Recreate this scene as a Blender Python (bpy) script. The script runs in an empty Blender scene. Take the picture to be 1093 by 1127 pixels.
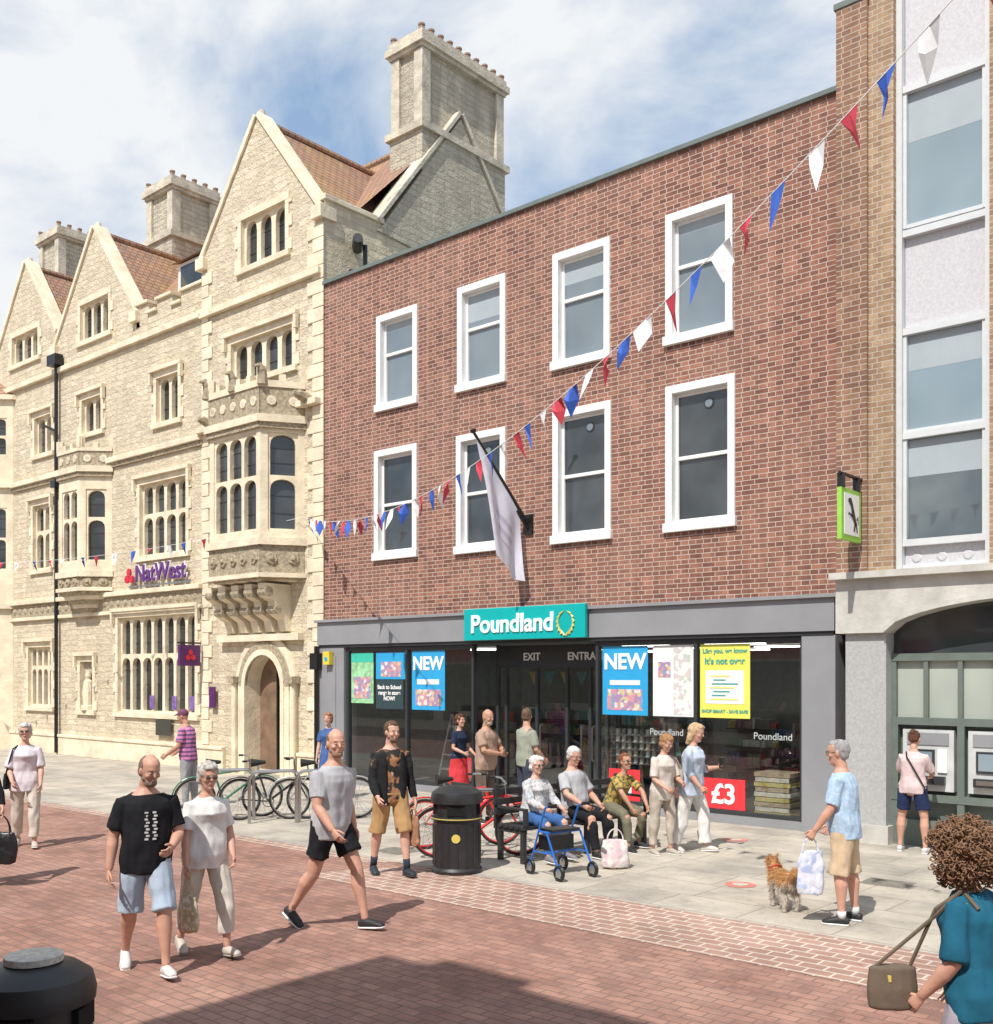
import bpy, bmesh, math, random
from mathutils import Vector, Matrix, noise
random.seed(7)
R=math.radians
scene=bpy.context.scene
COL=scene.collection
# ------------------------------------------------------------------ materials
MATS={}
def nd(nt,t,**k):
    n=nt.nodes.new(t)
    for a,b in k.items(): setattr(n,a,b)
    return n
def base(name):
    m=bpy.data.materials.new(name); m.use_nodes=True
    nt=m.node_tree; nt.nodes.clear()
    o=nd(nt,'ShaderNodeOutputMaterial'); p=nd(nt,'ShaderNodeBsdfPrincipled')
    nt.links.new(p.outputs[0],o.inputs[0])
    return m,nt,p
def c4(c): return (c[0],c[1],c[2],1)
def mixc(nt,fac,a,b,blend='MIX'):
    m=nd(nt,'ShaderNodeMix',data_type='RGBA',blend_type=blend)
    for i,v in ((0,fac),(6,a),(7,b)):
        if hasattr(v,'is_output'): nt.links.new(v,m.inputs[i])
        elif i==0: m.inputs[0].default_value=v
        else: m.inputs[i].default_value=c4(v)
    return m.outputs[2]
def nz(nt,co,scale,detail=4,rough=.6):
    n=nd(nt,'ShaderNodeTexNoise'); n.inputs['Scale'].default_value=scale
    n.inputs['Detail'].default_value=detail; n.inputs['Roughness'].default_value=rough
    nt.links.new(co,n.inputs['Vector']); return n.outputs[0]
def ramp(nt,fac,a,b,ca=(0,0,0),cb=(1,1,1)):
    r=nd(nt,'ShaderNodeValToRGB'); r.color_ramp.elements[0].position=a; r.color_ramp.elements[1].position=b
    r.color_ramp.elements[0].color=c4(ca); r.color_ramp.elements[1].color=c4(cb)
    nt.links.new(fac,r.inputs[0]); return r.outputs[0]
def bumpn(nt,p,h,strength,dist):
    b=nd(nt,'ShaderNodeBump'); b.inputs['Strength'].default_value=strength; b.inputs['Distance'].default_value=dist
    nt.links.new(h,b.inputs['Height']); nt.links.new(b.outputs[0],p.inputs['Normal'])
def M(name,col,rough=.6,metal=0,var=.12,ns=6,bump=.1,bd=.01,spec=.5,coat=0):
    if name in MATS: return MATS[name]
    m,nt,p=base(name)
    tc=nd(nt,'ShaderNodeTexCoord'); co=tc.outputs['Object']
    n=nz(nt,co,ns,4)
    dark=tuple(c*(1-var) for c in col); lite=tuple(min(1,c*(1+var)) for c in col)
    nt.links.new(mixc(nt,ramp(nt,n,.3,.7),dark,lite),p.inputs['Base Color'])
    p.inputs['Roughness'].default_value=rough; p.inputs['Metallic'].default_value=metal
    p.inputs['Specular IOR Level'].default_value=spec
    if coat: p.inputs['Coat Weight'].default_value=coat
    if bump: bumpn(nt,p,nz(nt,co,ns*6,3),bump,bd)
    MATS[name]=m; return m
def wallco(nt):
    g=nd(nt,'ShaderNodeNewGeometry')
    sn=nd(nt,'ShaderNodeSeparateXYZ'); nt.links.new(g.outputs['Normal'],sn.inputs[0])
    sp=nd(nt,'ShaderNodeSeparateXYZ'); nt.links.new(g.outputs['Position'],sp.inputs[0])
    ab=nd(nt,'ShaderNodeMath',operation='ABSOLUTE'); nt.links.new(sn.outputs[0],ab.inputs[0])
    gt=nd(nt,'ShaderNodeMath',operation='GREATER_THAN'); gt.inputs[1].default_value=.75; nt.links.new(ab.outputs[0],gt.inputs[0])
    mx=nd(nt,'ShaderNodeMix',data_type='FLOAT'); nt.links.new(gt.outputs[0],mx.inputs[0])
    nt.links.new(sp.outputs[0],mx.inputs[2]); nt.links.new(sp.outputs[1],mx.inputs[3])
    c=nd(nt,'ShaderNodeCombineXYZ'); nt.links.new(mx.outputs[0],c.inputs[0]); nt.links.new(sp.outputs[2],c.inputs[1])
    return c.outputs[0],g.outputs['Position']
def brickn(nt,co,w,h,mortar,c1,c2,cm,bias=0,off=.5,sq=1,sqf=2,smooth=.1):
    b=nd(nt,'ShaderNodeTexBrick'); b.inputs['Scale'].default_value=1
    b.inputs['Brick Width'].default_value=w; b.inputs['Row Height'].default_value=h
    b.inputs['Mortar Size'].default_value=mortar; b.inputs['Mortar Smooth'].default_value=smooth
    b.inputs['Bias'].default_value=bias
    b.inputs['Color1'].default_value=c4(c1); b.inputs['Color2'].default_value=c4(c2); b.inputs['Mortar'].default_value=c4(cm)
    b.offset=off; b.squash=sq; b.squash_frequency=sqf
    nt.links.new(co,b.inputs['Vector']); return b
def inv(nt,f):
    m=nd(nt,'ShaderNodeMath',operation='SUBTRACT'); m.inputs[0].default_value=1; nt.links.new(f,m.inputs[1]); return m.outputs[0]
def addm(nt,a,b,k):
    m=nd(nt,'ShaderNodeMath',operation='MULTIPLY_ADD'); nt.links.new(a,m.inputs[0]); m.inputs[1].default_value=k; nt.links.new(b,m.inputs[2]); return m.outputs[0]
def brick_mat(name,c1,c2,cm,w=.225,h=.075,mortar=.006,weather=.25,sq=.6,patch=(.5,.42,.36),ground=False,bump=.5,bd=.012,var2=None,warp=0,off=.5,n1s=5.5,streak=.16,rocky=1.0):
    m,nt,p=base(name)
    if ground:
        g=nd(nt,'ShaderNodeNewGeometry'); co=pos=g.outputs['Position']
    else: co,pos=wallco(nt)
    if warp:
        n3=nd(nt,'ShaderNodeTexNoise'); n3.inputs['Scale'].default_value=2.2; n3.inputs['Detail'].default_value=2; nt.links.new(pos,n3.inputs['Vector'])
        va=nd(nt,'ShaderNodeVectorMath',operation='MULTIPLY_ADD'); nt.links.new(n3.outputs['Color'],va.inputs[0]); va.inputs[1].default_value=(warp,warp,0); nt.links.new(co,va.inputs[2]); co=va.outputs[0]
    b=brickn(nt,co,w,h,mortar,c1,c2,cm,0,off,sq,2)
    n1=nz(nt,pos,n1s,3); n2=nz(nt,pos,.55,4); n4=nz(nt,pos,30,3)
    c=mixc(nt,ramp(nt,n1,.42,.66,(0,0,0),(min(1,weather*1.7),)*3),b.outputs[0],var2 or tuple(x*.6 for x in c1),'MIX')
    c=mixc(nt,ramp(nt,n2,.42,.72,(0,0,0),(weather,)*3),c,patch,'MIX')
    c=mixc(nt,.35,c,ramp(nt,n4,.2,.8,(.6,.6,.6),(1.0,1.0,1.0)),'MULTIPLY')
    c=mixc(nt,ramp(nt,b.outputs[1],.3,.9),c,cm)
    if not ground:   # rain streaking, stretched down the wall
        mp=nd(nt,'ShaderNodeMapping'); mp.inputs['Scale'].default_value=(2.6,2.6,.22); nt.links.new(pos,mp.inputs[0])
        c=mixc(nt,1,c,ramp(nt,nz(nt,mp.outputs[0],1.3,4),.38,.62,(1-streak,)*3,(1,1,1)),'MULTIPLY')
    else:
        c=mixc(nt,1,c,ramp(nt,nz(nt,pos,1.1,5,.7),.36,.6,(.76,.75,.74),(1,1,1)),'MULTIPLY')
        c=mixc(nt,1,c,ramp(nt,nz(nt,pos,7,3,.7),.30,.42,(.80,.79,.78),(1,1,1)),'MULTIPLY')
    nt.links.new(c,p.inputs['Base Color']); p.inputs['Roughness'].default_value=.88
    p.inputs['Specular IOR Level'].default_value=.25
    hgt=addm(nt,inv(nt,b.outputs[1]),n4,rocky)
    if rocky>1: hgt=addm(nt,nz(nt,pos,9,2),hgt,1.2)
    bumpn(nt,p,hgt,bump,bd)
    MATS[name]=m; return m
brick=brick_mat('red_brick',(.43,.195,.135),(.21,.092,.07),(.56,.47,.40),weather=.32,patch=(.42,.25,.19),var2=(.14,.065,.05))
brickY=brick_mat('buff_brick',(.54,.38,.24),(.38,.24,.15),(.55,.48,.40),weather=.3,patch=(.42,.30,.2),var2=(.22,.13,.09))
brickP=brick_mat('pier_brick',(.42,.24,.15),(.24,.12,.09),(.52,.44,.36),weather=.3,patch=(.38,.26,.18),var2=(.17,.09,.06))
stone=brick_mat('rubble_stone',(.88,.77,.58),(.68,.58,.43),(.64,.55,.41),w=.31,h=.15,mortar=.010,weather=.36,sq=1.7,patch=(.78,.67,.48),bump=.75,bd=.05,var2=(.64,.55,.40),warp=.09,n1s=3.5,streak=.10,rocky=1.4)
stoneG=brick_mat('weathered_rubble',(.66,.60,.48),(.52,.47,.38),(.47,.42,.34),w=.31,h=.15,mortar=.010,weather=.5,sq=1.7,patch=(.42,.38,.30),bump=.8,bd=.05,var2=(.72,.65,.52),warp=.09,n1s=3.5,rocky=1.6)
tile=brick_mat('clay_roof_tile',(.54,.29,.20),(.40,.22,.16),(.20,.13,.10),w=.2,h=.13,mortar=.012,weather=.55,sq=1,patch=(.62,.40,.12),bump=.8,bd=.03,var2=(.36,.27,.21),n1s=4)
slab=brick_mat('yorkstone_paving',(.58,.53,.45),(.47,.43,.365),(.33,.29,.24),w=.95,h=.62,mortar=.010,weather=.55,sq=1.3,patch=(.60,.52,.41),ground=True,bump=.35,bd=.01,var2=(.40,.37,.33),warp=.03,n1s=1.7)
pave=brick_mat('red_brick_paving',(.47,.255,.195),(.33,.175,.14),(.235,.15,.12),w=.21,h=.105,mortar=.008,weather=.45,sq=1,patch=(.52,.34,.27),ground=True,bump=.4,bd=.006,var2=(.27,.16,.135),n1s=4.5)
paveL=brick_mat('pale_jointed_paving',(.48,.29,.23),(.40,.24,.19),(.62,.54,.46),w=.22,h=.14,mortar=.011,weather=.4,sq=1,patch=(.54,.39,.32),ground=True,bump=.3,bd=.005,var2=(.34,.22,.18),n1s=3.5)
ashlar=M('dressed_stone',(.74,.65,.49),.85,var=.18,ns=2.2,bump=.6,bd=.02,spec=.2)
carved=M('carved_stone',(.62,.53,.38),.9,var=.38,ns=14,bump=1,bd=.06,spec=.2)
ashG=M('weathered_dressed_stone',(.54,.49,.40),.9,var=.3,ns=3,bump=.6,bd=.03,spec=.2)
conc=M('pale_stone_fascia',(.52,.50,.46),.8,var=.18,ns=3,bump=.5,bd=.012)
asph=M('ground_stone',(.35,.30,.26),.9,ns=.5)
white=M('white_paint',(.80,.80,.78),.45,var=.05,bump=.03)
greyp=M('grey_paint',(.27,.275,.29),.5,var=.08,ns=1.5,bump=.05)
greyd=M('dark_grey_metal',(.035,.038,.042),.4,var=.1,bump=.02)
black=M('black_paint',(.012,.012,.013),.35,var=.2,bump=.05)
lead=M('lead_coping',(.14,.17,.16),.7)
teal=M('teal_sign',(.0,.40,.40),.35,var=.03,bump=0)
wtext=M('white_lettering',(.88,.88,.88),.4,var=.01,bump=0)
gold=M('gold_paint',(.62,.5,.12),.4,var=.05,bump=0)
dkgreen=M('dark_green_paint',(.14,.17,.15),.45,var=.1,bump=.04)
panel=M('mosaic_spandrel',(.54,.53,.55),.6,var=.12,ns=26,bump=.2)
steel=M('brushed_steel',(.5,.5,.5),.3,1,var=.06,bump=.02)
def glass_dark(name,c1,c2,spec=.8,rough=.04,sc=.8):
    m,nt,p=base(name); tc=nd(nt,'ShaderNodeTexCoord')
    n=nz(nt,tc.outputs['Object'],sc,2)
    nt.links.new(mixc(nt,ramp(nt,n,.35,.65),c1,c2),p.inputs['Base Color'])
    p.inputs['Roughness'].default_value=rough; p.inputs['Specular IOR Level'].default_value=spec
    b=nz(nt,tc.outputs['Object'],1.3,1); bumpn(nt,p,b,.06,.05)
    MATS[name]=m; return m
glD=glass_dark('leaded_window_glass',(.02,.022,.025),(.06,.065,.07))
glU=glass_dark('office_window_glass',(.15,.19,.22),(.20,.24,.27))
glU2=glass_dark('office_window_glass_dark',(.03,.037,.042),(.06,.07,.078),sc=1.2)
glB=glass_dark('bay_window_glass',(.20,.27,.31),(.27,.34,.38),sc=.7,spec=1)
glB2=glass_dark('bay_window_glass_dark_reflection',(.08,.105,.12),(.14,.17,.18),sc=1.2,spec=1)  # lower bay pane: a dark reflection put into the base colour
blind=M('window_blind',(.36,.41,.44),.7,var=.05,ns=3,bump=0)
glF=glass_dark('frosted_bank_glass',(.36,.40,.36),(.46,.50,.44),rough=.3)
def shop_glass():
    m=bpy.data.materials.new('shop_glass'); m.use_nodes=True; nt=m.node_tree; nt.nodes.clear()
    o=nd(nt,'ShaderNodeOutputMaterial'); t=nd(nt,'ShaderNodeBsdfTransparent'); t.inputs[0].default_value=(.90,.94,.93,1)
    g=nd(nt,'ShaderNodeBsdfGlossy'); g.inputs['Roughness'].default_value=.01; g.inputs[0].default_value=(.95,.98,1,1)
    ge=nd(nt,'ShaderNodeNewGeometry'); dt=nd(nt,'ShaderNodeVectorMath',operation='DOT_PRODUCT'); nt.links.new(ge.outputs['Incoming'],dt.inputs[0]); nt.links.new(ge.outputs['Normal'],dt.inputs[1])
    def mth(op,a,b=None):
        q=nd(nt,'ShaderNodeMath',operation=op)
        for i,v in enumerate((a,b)):
            if v is None: continue
            if hasattr(v,'is_output'): nt.links.new(v,q.inputs[i])
            else: q.inputs[i].default_value=v
        return q.outputs[0]
    f=mth('ADD',mth('MULTIPLY',mth('POWER',mth('SUBTRACT',1.0,mth('ABSOLUTE',dt.outputs['Value'])),4.0),.85),.11)
    mx=nd(nt,'ShaderNodeMixShader'); nt.links.new(f,mx.inputs[0]); nt.links.new(t.outputs[0],mx.inputs[1]); nt.links.new(g.outputs[0],mx.inputs[2])
    nt.links.new(mx.outputs[0],o.inputs[0]); return m
shopgl=shop_glass()
def emis(name,c,s):
    m=bpy.data.materials.new(name); m.use_nodes=True; nt=m.node_tree; nt.nodes.clear()
    o=nd(nt,'ShaderNodeOutputMaterial'); e=nd(nt,'ShaderNodeEmission'); e.inputs[0].default_value=c4(c); e.inputs[1].default_value=s
    nt.links.new(e.outputs[0],o.inputs[0]); return m
lampm=emis('shop_ceiling_lamp',(1,.97,.9),7)
# ------------------------------------------------------------------ mesh builder
def empty(name,loc=(0,0,0)):
    e=bpy.data.objects.new(name,None); e.empty_display_size=.2; e.location=loc; COL.objects.link(e); return e
class MB:
    def __init__(s): s.v=[];s.f=[];s.mi=[];s.mats=[]
    def mat(s,m):
        if m not in s.mats: s.mats.append(m)
        return s.mats.index(m)
    def poly(s,pts,m):
        b=len(s.v); s.v+= [tuple(p) for p in pts]; s.f.append(tuple(range(b,b+len(pts)))); s.mi.append(s.mat(m))
    def hexa(s,p,m):
        b=len(s.v); s.v+=[tuple(q) for q in p]; k=s.mat(m)
        for f in ((0,3,2,1),(4,5,6,7),(0,1,5,4),(1,2,6,5),(2,3,7,6),(3,0,4,7)):
            s.f.append(tuple(b+i for i in f)); s.mi.append(k)
    def box(s,x0,x1,y0,y1,z0,z1,m):
        s.hexa([(x0,y0,z0),(x1,y0,z0),(x1,y1,z0),(x0,y1,z0),(x0,y0,z1),(x1,y0,z1),(x1,y1,z1),(x0,y1,z1)],m)
    def fbox(s,F,u0,u1,z0,z1,d0,d1,m):   # facade-frame box; d positive = outward
        P=F.p
        s.hexa([P(u0,z0,d1),P(u1,z0,d1),P(u1,z0,d0),P(u0,z0,d0),P(u0,z1,d1),P(u1,z1,d1),P(u1,z1,d0),P(u0,z1,d0)],m)
    def cyl(s,p0,p1,r0,r1,m,n=10,cap=True):
        p0=Vector(p0);p1=Vector(p1);d=(p1-p0)
        if d.length<1e-6: return
        d.normalize(); a=d.orthogonal().normalized(); b=d.cross(a); o=len(s.v); k=s.mat(m)
        for p,r in ((p0,r0),(p1,r1)):
            for i in range(n):
                t=2*math.pi*i/n; s.v.append(tuple(p+a*math.cos(t)*r+b*math.sin(t)*r))
        for i in range(n):
            j=(i+1)%n; s.f.append((o+i,o+j,o+n+j,o+n+i)); s.mi.append(k)
        if cap:
            s.f.append(tuple(o+i for i in range(n-1,-1,-1))); s.mi.append(k)
            s.f.append(tuple(o+n+i for i in range(n))); s.mi.append(k)
    def path(s,pts,r,m,n=8):
        for a,b in zip(pts[:-1],pts[1:]): s.cyl(a,b,r,r,m,n)
    def ring(s,c,ax,R_,r,m,n=28,k=6):
        c=Vector(c);ax=Vector(ax).normalized();a=ax.orthogonal().normalized();b=ax.cross(a);o=len(s.v);mi=s.mat(m)
        for i in range(n):
            t=2*math.pi*i/n; e=a*math.cos(t)+b*math.sin(t)
            for j in range(k):
                q=2*math.pi*j/k; s.v.append(tuple(c+e*(R_+r*math.cos(q))+ax*r*math.sin(q)))
        for i in range(n):
            for j in range(k):
                s.f.append((o+i*k+j,o+((i+1)%n)*k+j,o+((i+1)%n)*k+(j+1)%k,o+i*k+(j+1)%k)); s.mi.append(mi)
    def lathe(s,c,prof,m,n=28):
        o=len(s.v);c=Vector(c);k=s.mat(m)
        for r,z in prof:
            for i in range(n):
                t=2*math.pi*i/n; s.v.append((c.x+r*math.cos(t),c.y+r*math.sin(t),c.z+z))
        for j in range(len(prof)-1):
            for i in range(n):
                s.f.append((o+j*n+i,o+j*n+(i+1)%n,o+(j+1)*n+(i+1)%n,o+(j+1)*n+i)); s.mi.append(k)
    def obj(s,name,parent=None,smooth=False,bevel=0,autosmooth=False):
        me=bpy.data.meshes.new(name); me.from_pydata(s.v,[],s.f)
        for m in s.mats: me.materials.append(m)
        me.polygons.foreach_set('material_index',s.mi)
        if smooth or autosmooth: me.polygons.foreach_set('use_smooth',[True]*len(s.f))
        if autosmooth:
            me.update(); me.set_sharp_from_angle(angle=R(35))
        me.update(); o=bpy.data.objects.new(name,me); COL.objects.link(o)
        if parent: o.parent=parent
        if bevel:
            b=o.modifiers.new('b','BEVEL'); b.width=bevel; b.segments=2; b.limit_method='ANGLE'
        return o
class Fr:
    def __init__(s,o,u,n): s.o=Vector(o);s.u=Vector(u).normalized();s.n=Vector(n).normalized()
    def p(s,u,z,d): q=s.o+s.u*u+s.n*d; return (q.x,q.y,q.z+z)
def frame2(a,b):
    a=Vector((a[0],a[1],0));b=Vector((b[0],b[1],0));u=(b-a).normalized();return Fr(a,u,u.cross(Vector((0,0,1)))),(b-a).length
F0=Fr((0,0,0),(1,0,0),(0,-1,0))
def wall(mb,F,u0,u1,z0,top,ops,rev,m,mr=None,brk=()):
    mr=mr or m
    tf=top if callable(top) else (lambda u:top)
    us=sorted(set([u0,u1]+[o[0] for o in ops]+[o[1] for o in ops]+list(brk)))
    us=[u for u in us if u0<=u<=u1]
    for a,b in zip(us[:-1],us[1:]):
        cur=z0; mid=(a+b)/2
        for o in sorted([o for o in ops if o[0]<mid<o[1]],key=lambda o:o[2]):
            if o[2]>cur: mb.poly([F.p(a,cur,0),F.p(b,cur,0),F.p(b,o[2],0),F.p(a,o[2],0)],m)
            cur=o[3]
        mb.poly([F.p(a,cur,0),F.p(b,cur,0),F.p(b,tf(b),0),F.p(a,tf(a),0)],m)
    for a,b,c,d in ops:
        mb.poly([F.p(a,c,0),F.p(b,c,0),F.p(b,c,-rev),F.p(a,c,-rev)],mr)
        mb.poly([F.p(a,d,-rev),F.p(b,d,-rev),F.p(b,d,0),F.p(a,d,0)],mr)
        mb.poly([F.p(a,c,-rev),F.p(a,d,-rev),F.p(a,d,0),F.p(a,c,0)],mr)
        mb.poly([F.p(b,c,0),F.p(b,d,0),F.p(b,d,-rev),F.p(b,c,-rev)],mr)
def light(mb,F,a,b,c,d,mw,head,m,d0,th,pointed=True):
    """stone plate over cell a..b,c..d with one arched hole"""
    A,B,C,Dt=a+mw,b-mw,c+mw*.9,d-mw*.8; P=F.p; w=(B-A)/2; cx=(A+B)/2
    mb.poly([P(a,c,d0),P(A,c,d0),P(A,d,d0),P(a,d,d0)],m)
    mb.poly([P(B,c,d0),P(b,c,d0),P(b,d,d0),P(B,d,d0)],m)
    mb.poly([P(A,c,d0),P(B,c,d0),P(B,C,d0),P(A,C,d0)],m)
    N=8; arc=[]
    for i in range(N+1):
        t=math.pi*i/N; x=cx-w*math.cos(t); s_=math.sin(t)
        z=Dt-head+head*(s_**.75)
        arc.append((x,z))
    for (x0,z0),(x1,z1) in zip(arc[:-1],arc[1:]):
        mb.poly([P(x0,z0,d0),P(x1,z1,d0),P(x1,d,d0),P(x0,d,d0)],m)
        mb.poly([P(x0,z0,d0),P(x0,z0,d0-th),P(x1,z1,d0-th),P(x1,z1,d0)],m)
    for (x0,z0,x1,z1) in ((A,C,B,C),(B,C,B,Dt-head),(A,Dt-head,A,C)):
        mb.poly([P(x0,z0,d0),P(x1,z1,d0),P(x1,z1,d0-th),P(x0,z0,d0-th)],m)
def lights(mb,F,a,b,c,d,n,trans,m,gl,d0=-.08,th=.12,mw=.05,head=None,bars=True):
    w=(b-a)/n; zs=[c]+list(trans)+[d]
    for j in range(len(zs)-1):
        for i in range(n):
            light(mb,F,a+i*w,a+(i+1)*w,zs[j],zs[j+1],mw,head if head is not None else w*.38,m,d0,th)
    mb.poly([F.p(a,c,d0-th+.012),F.p(b,c,d0-th+.012),F.p(b,d,d0-th+.012),F.p(a,d,d0-th+.012)],gl)
    if bars:
        for i in range(n):
            for j in range(len(zs)-1):
                k=max(2,int((zs[j+1]-zs[j])/.3))
                for q in range(1,k):
                    z=zs[j]+(zs[j+1]-zs[j])*q/k
                    mb.fbox(F,a+i*w+mw,a+(i+1)*w-mw,z-.008,z+.008,d0-th+.013,d0-th+.025,greyd)
def surround(mb,F,a,b,c,d,m,hood=True,sill=True,q=True,out=.03):
    z=c; i=0
    while z<d-.02:
        h=min(.26,d-z); w=.13 if i%2 else .24
        mb.fbox(F,a-w,a-.001,z+.003,z+h-.003,0.001,out,m); mb.fbox(F,b+.001,b+w,z+.003,z+h-.003,0.001,out,m); z+=h;i+=1
    mb.fbox(F,a-.14,b+.14,d+.002,d+.16,0.001,out+.003,m)
    if sill: mb.fbox(F,a-.18,b+.18,c-.13,c-.002,0.001,out+.05,m)
    if hood:
        mb.fbox(F,a-.24,b+.24,d+.162,d+.25,0.001,.13,m)
        mb.fbox(F,a-.24,a-.145,d-.15,d+.16,0.03,.12,m); mb.fbox(F,b+.145,b+.24,d-.15,d+.16,0.03,.12,m)
def text(s,loc,size,m,parent,rot=(math.pi/2,0,0),name='lettering',ext=.012,sx=1,bold=0):
    cu=bpy.data.curves.new(name,'FONT'); cu.body=s; cu.size=size; cu.extrude=ext; cu.align_x='CENTER'; cu.align_y='CENTER'; cu.offset=bold
    t=bpy.data.objects.new(name+'_c',cu); COL.objects.link(t)
    dg=bpy.context.evaluated_depsgraph_get(); me=bpy.data.meshes.new_from_object(t.evaluated_get(dg))
    bpy.data.objects.remove(t); me.materials.clear(); me.materials.append(m)
    o=bpy.data.objects.new(name,me); o.location=loc; o.rotation_euler=rot; o.scale=(sx,1,1); COL.objects.link(o); o.parent=parent; return o
# ------------------------------------------------------------------ ground
g=MB(); g.poly([(-900,-900,-.012),(900,-900,-.012),(900,900,-.012),(-900,900,-.012)],asph); g.obj('ground')
g=MB(); g.poly([(-75,-17,-.004),(30,-17,-.004),(30,-5.66,-.004),(-75,-5.66,-.004)],pave)
g.obj('brick_street_paving')
g=MB(); g.poly([(-9.6,-6.9,.000),(30,-6.9,.0),(30,-5.66,.0),(-9.0,-5.66,.0)],paveL); g.poly([(-75,-5.9,.0),(-9.6,-5.9,.0),(-9.3,-5.66,.0),(-75,-5.66,.0)],paveL); g.obj('paving_border_strip')
g=MB(); g.poly([(-75,-5.66,.001),(30,-5.66,.001),(30,.4,.001),(-75,.4,.001)],slab)
redm=M('red_floor_sticker',(.58,.20,.16),.7,var=.3,ns=9)
for (x,y) in ((-5.47,-4.15),(-7.0,-1.4)):
    g.lathe((x,y,.005),[(0.001,0),(.17,0)],redm,20); g.lathe((x,y,.009),[(0.001,0),(.09,0)],M('faded_sticker',(.52,.44,.38),.7),16)
for (x,y) in ((-9.9,-5.1),(-4.3,-3.0)):
    g.box(x-.25,x+.25,y-.2,y+.2,.001,.004,M('iron_cover',(.20,.18,.15),.7,var=.3,ns=12,bump=.6))
g.obj('stone_pavement')
# ------------------------------------------------------------------ brick shop building
bs=empty('brick_shop_building')
TW=[(-15.83,-14.66,7.72,9.58),(-13.57,-12.38,7.72,9.62),(-11.28,-10.07,7.7,9.65),(-8.98,-7.79,7.66,9.68)]
BW=[(-15.9,-14.67,4.7,6.85),(-13.6,-12.38,4.66,6.82),(-11.28,-10.05,4.66,6.9),(-8.98,-7.75,4.66,6.92)]
w=MB(); wall(w,F0,-17.52,-6.0,3.46,10.64,TW+BW,.14,brick)
w.poly([(-17.52,0,3.46),(-17.52,12,3.46),(-17.52,12,10.64),(-17.52,0,10.64)],brick)
w.poly([(-6.0,0,0),(-6.0,12,0),(-6.0,12,10.64),(-6.0,0,10.64)],brick)
w.poly([(-17.52,12,0),(-6,12,0),(-6,12,10.64),(-17.52,12,10.64)],brick)
w.poly([(-17.52,0,10.6),(-6,0,10.6),(-6,12,10.6),(-17.52,12,10.6)],lead)
w.obj('walls',bs)
w=MB(); w.box(-17.5,-6.0,-.06,.25,10.64,10.71,lead); w.obj('roof_coping',bs)
w=MB(); gl=MB()
for k,ops in enumerate((TW,BW)):
    for n_,(a,b,c,d) in enumerate(ops):
        for (u0,u1,z0,z1,dd) in ((a-.002,a+.12,c,d,.035),(b-.12,b+.002,c,d,.035),(a+.12,b-.12,d-.13,d,.037),(a-.03,b+.03,c-.09,c+.06,.075)):
            w.fbox(F0,u0,u1,z0,z1,-.15,dd,white)
        A,B,C,Dd=a+.12,b-.12,c+.06,d-.13
        ms=C+(Dd-C)*(.60 if k==0 else .5)
        for (u0,u1,z0,z1,dd) in ((A,A+.05,C,Dd,-.09),(B-.05,B,C,Dd,-.09),(A+.05,B-.05,Dd-.05,Dd,-.091),(A+.05,B-.05,C,C+.06,-.091),(A+.05,B-.05,ms-.03,ms+.03,-.08)):
            w.fbox(F0,u0,u1,z0,z1,-.16,dd,white)
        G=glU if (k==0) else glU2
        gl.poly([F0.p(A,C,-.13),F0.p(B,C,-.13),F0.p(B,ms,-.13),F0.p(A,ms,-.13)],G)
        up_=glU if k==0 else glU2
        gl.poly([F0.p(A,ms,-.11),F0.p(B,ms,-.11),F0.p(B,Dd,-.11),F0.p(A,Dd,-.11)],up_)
        bz={0:.0,1:.34,2:.22,3:.0}[n_]
        if k==0: gl.box(A+.05,B-.05,.1095,.1098,Dd-.05-.15-bz,Dd-.05,blind)
        if k==1 and n_>0:
            cx=(A+B)/2+.1; gl.cyl((cx,.108,Dd-.22),(cx,.10,Dd-.22),.09,.09,greyd,20); gl.cyl((cx,.10,Dd-.22),(cx,.095,Dd-.22),.065,.065,glU,20)
w.obj('window_frames',bs,bevel=.006); gl.obj('window_panes',bs)
sf=MB()
sf.box(-17.62,-6.14,-.10,.1,2.92,3.40,greyp); sf.box(-17.66,-6.1,-.16,.1,3.40,3.455,greyp); sf.box(-17.6,-6.16,-.07,.1,2.86,2.918,greyd)
for a,b in ((-17.6,-16.8),(-6.65,-6.14)): sf.box(a,b,-.06,.3,0,2.86,greyp)
sf.box(-17.3,-17.05,-.075,-.06,.1,2.7,greyp)
sf.box(-16.8,-13.2,.0,.12,0,.14,greyp); sf.box(-10.35,-6.65,.0,.12,0,.14,greyp)
for x in (-16.76,-15.0,-13.22,-10.37,-8.47,-6.70): sf.box(x,x+.055,-.012,.09,.14,2.86,greyd)
for a,b in ((-16.7,-13.22),(-10.31,-6.7)):
    sf.box(a,b,-.008,.085,.14,.20,greyd); sf.box(a,b,-.008,.085,2.78,2.86,greyd)
for x in (-13.19,-10.36): sf.box(x-.02,x+.02,.09,.72,0,.1,greyd); sf.box(x-.02,x+.02,.68,.74,.1,2.86,greyd)
sf.box(-13.17,-10.38,.66,.76,2.42,2.84,greyd)
for x in (-13.17,-12.95,-12.2,-11.5,-10.98,-10.62,-10.45): sf.box(x-.03,x+.03,.665,.745,0,2.42,greyd)
sf.box(-13.17,-10.4,.67,.74,0,.16,greyd)
sf.obj('shop_front_frame',bs,bevel=.004)
hd=MB()
for x in (-12.36,-12.04,-11.1,-10.86): hd.path([(x,.64,.75),(x,.58,.78),(x,.58,1.35),(x,.64,1.38)],.014,steel)
hd.obj('door_handles',bs)
gg=MB()
for a,b in ((-16.7,-13.2),(-10.35,-6.68)): gg.poly([(a,.04,.2),(b,.04,.2),(b,.04,2.78),(a,.04,2.78)],shopgl)
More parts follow.
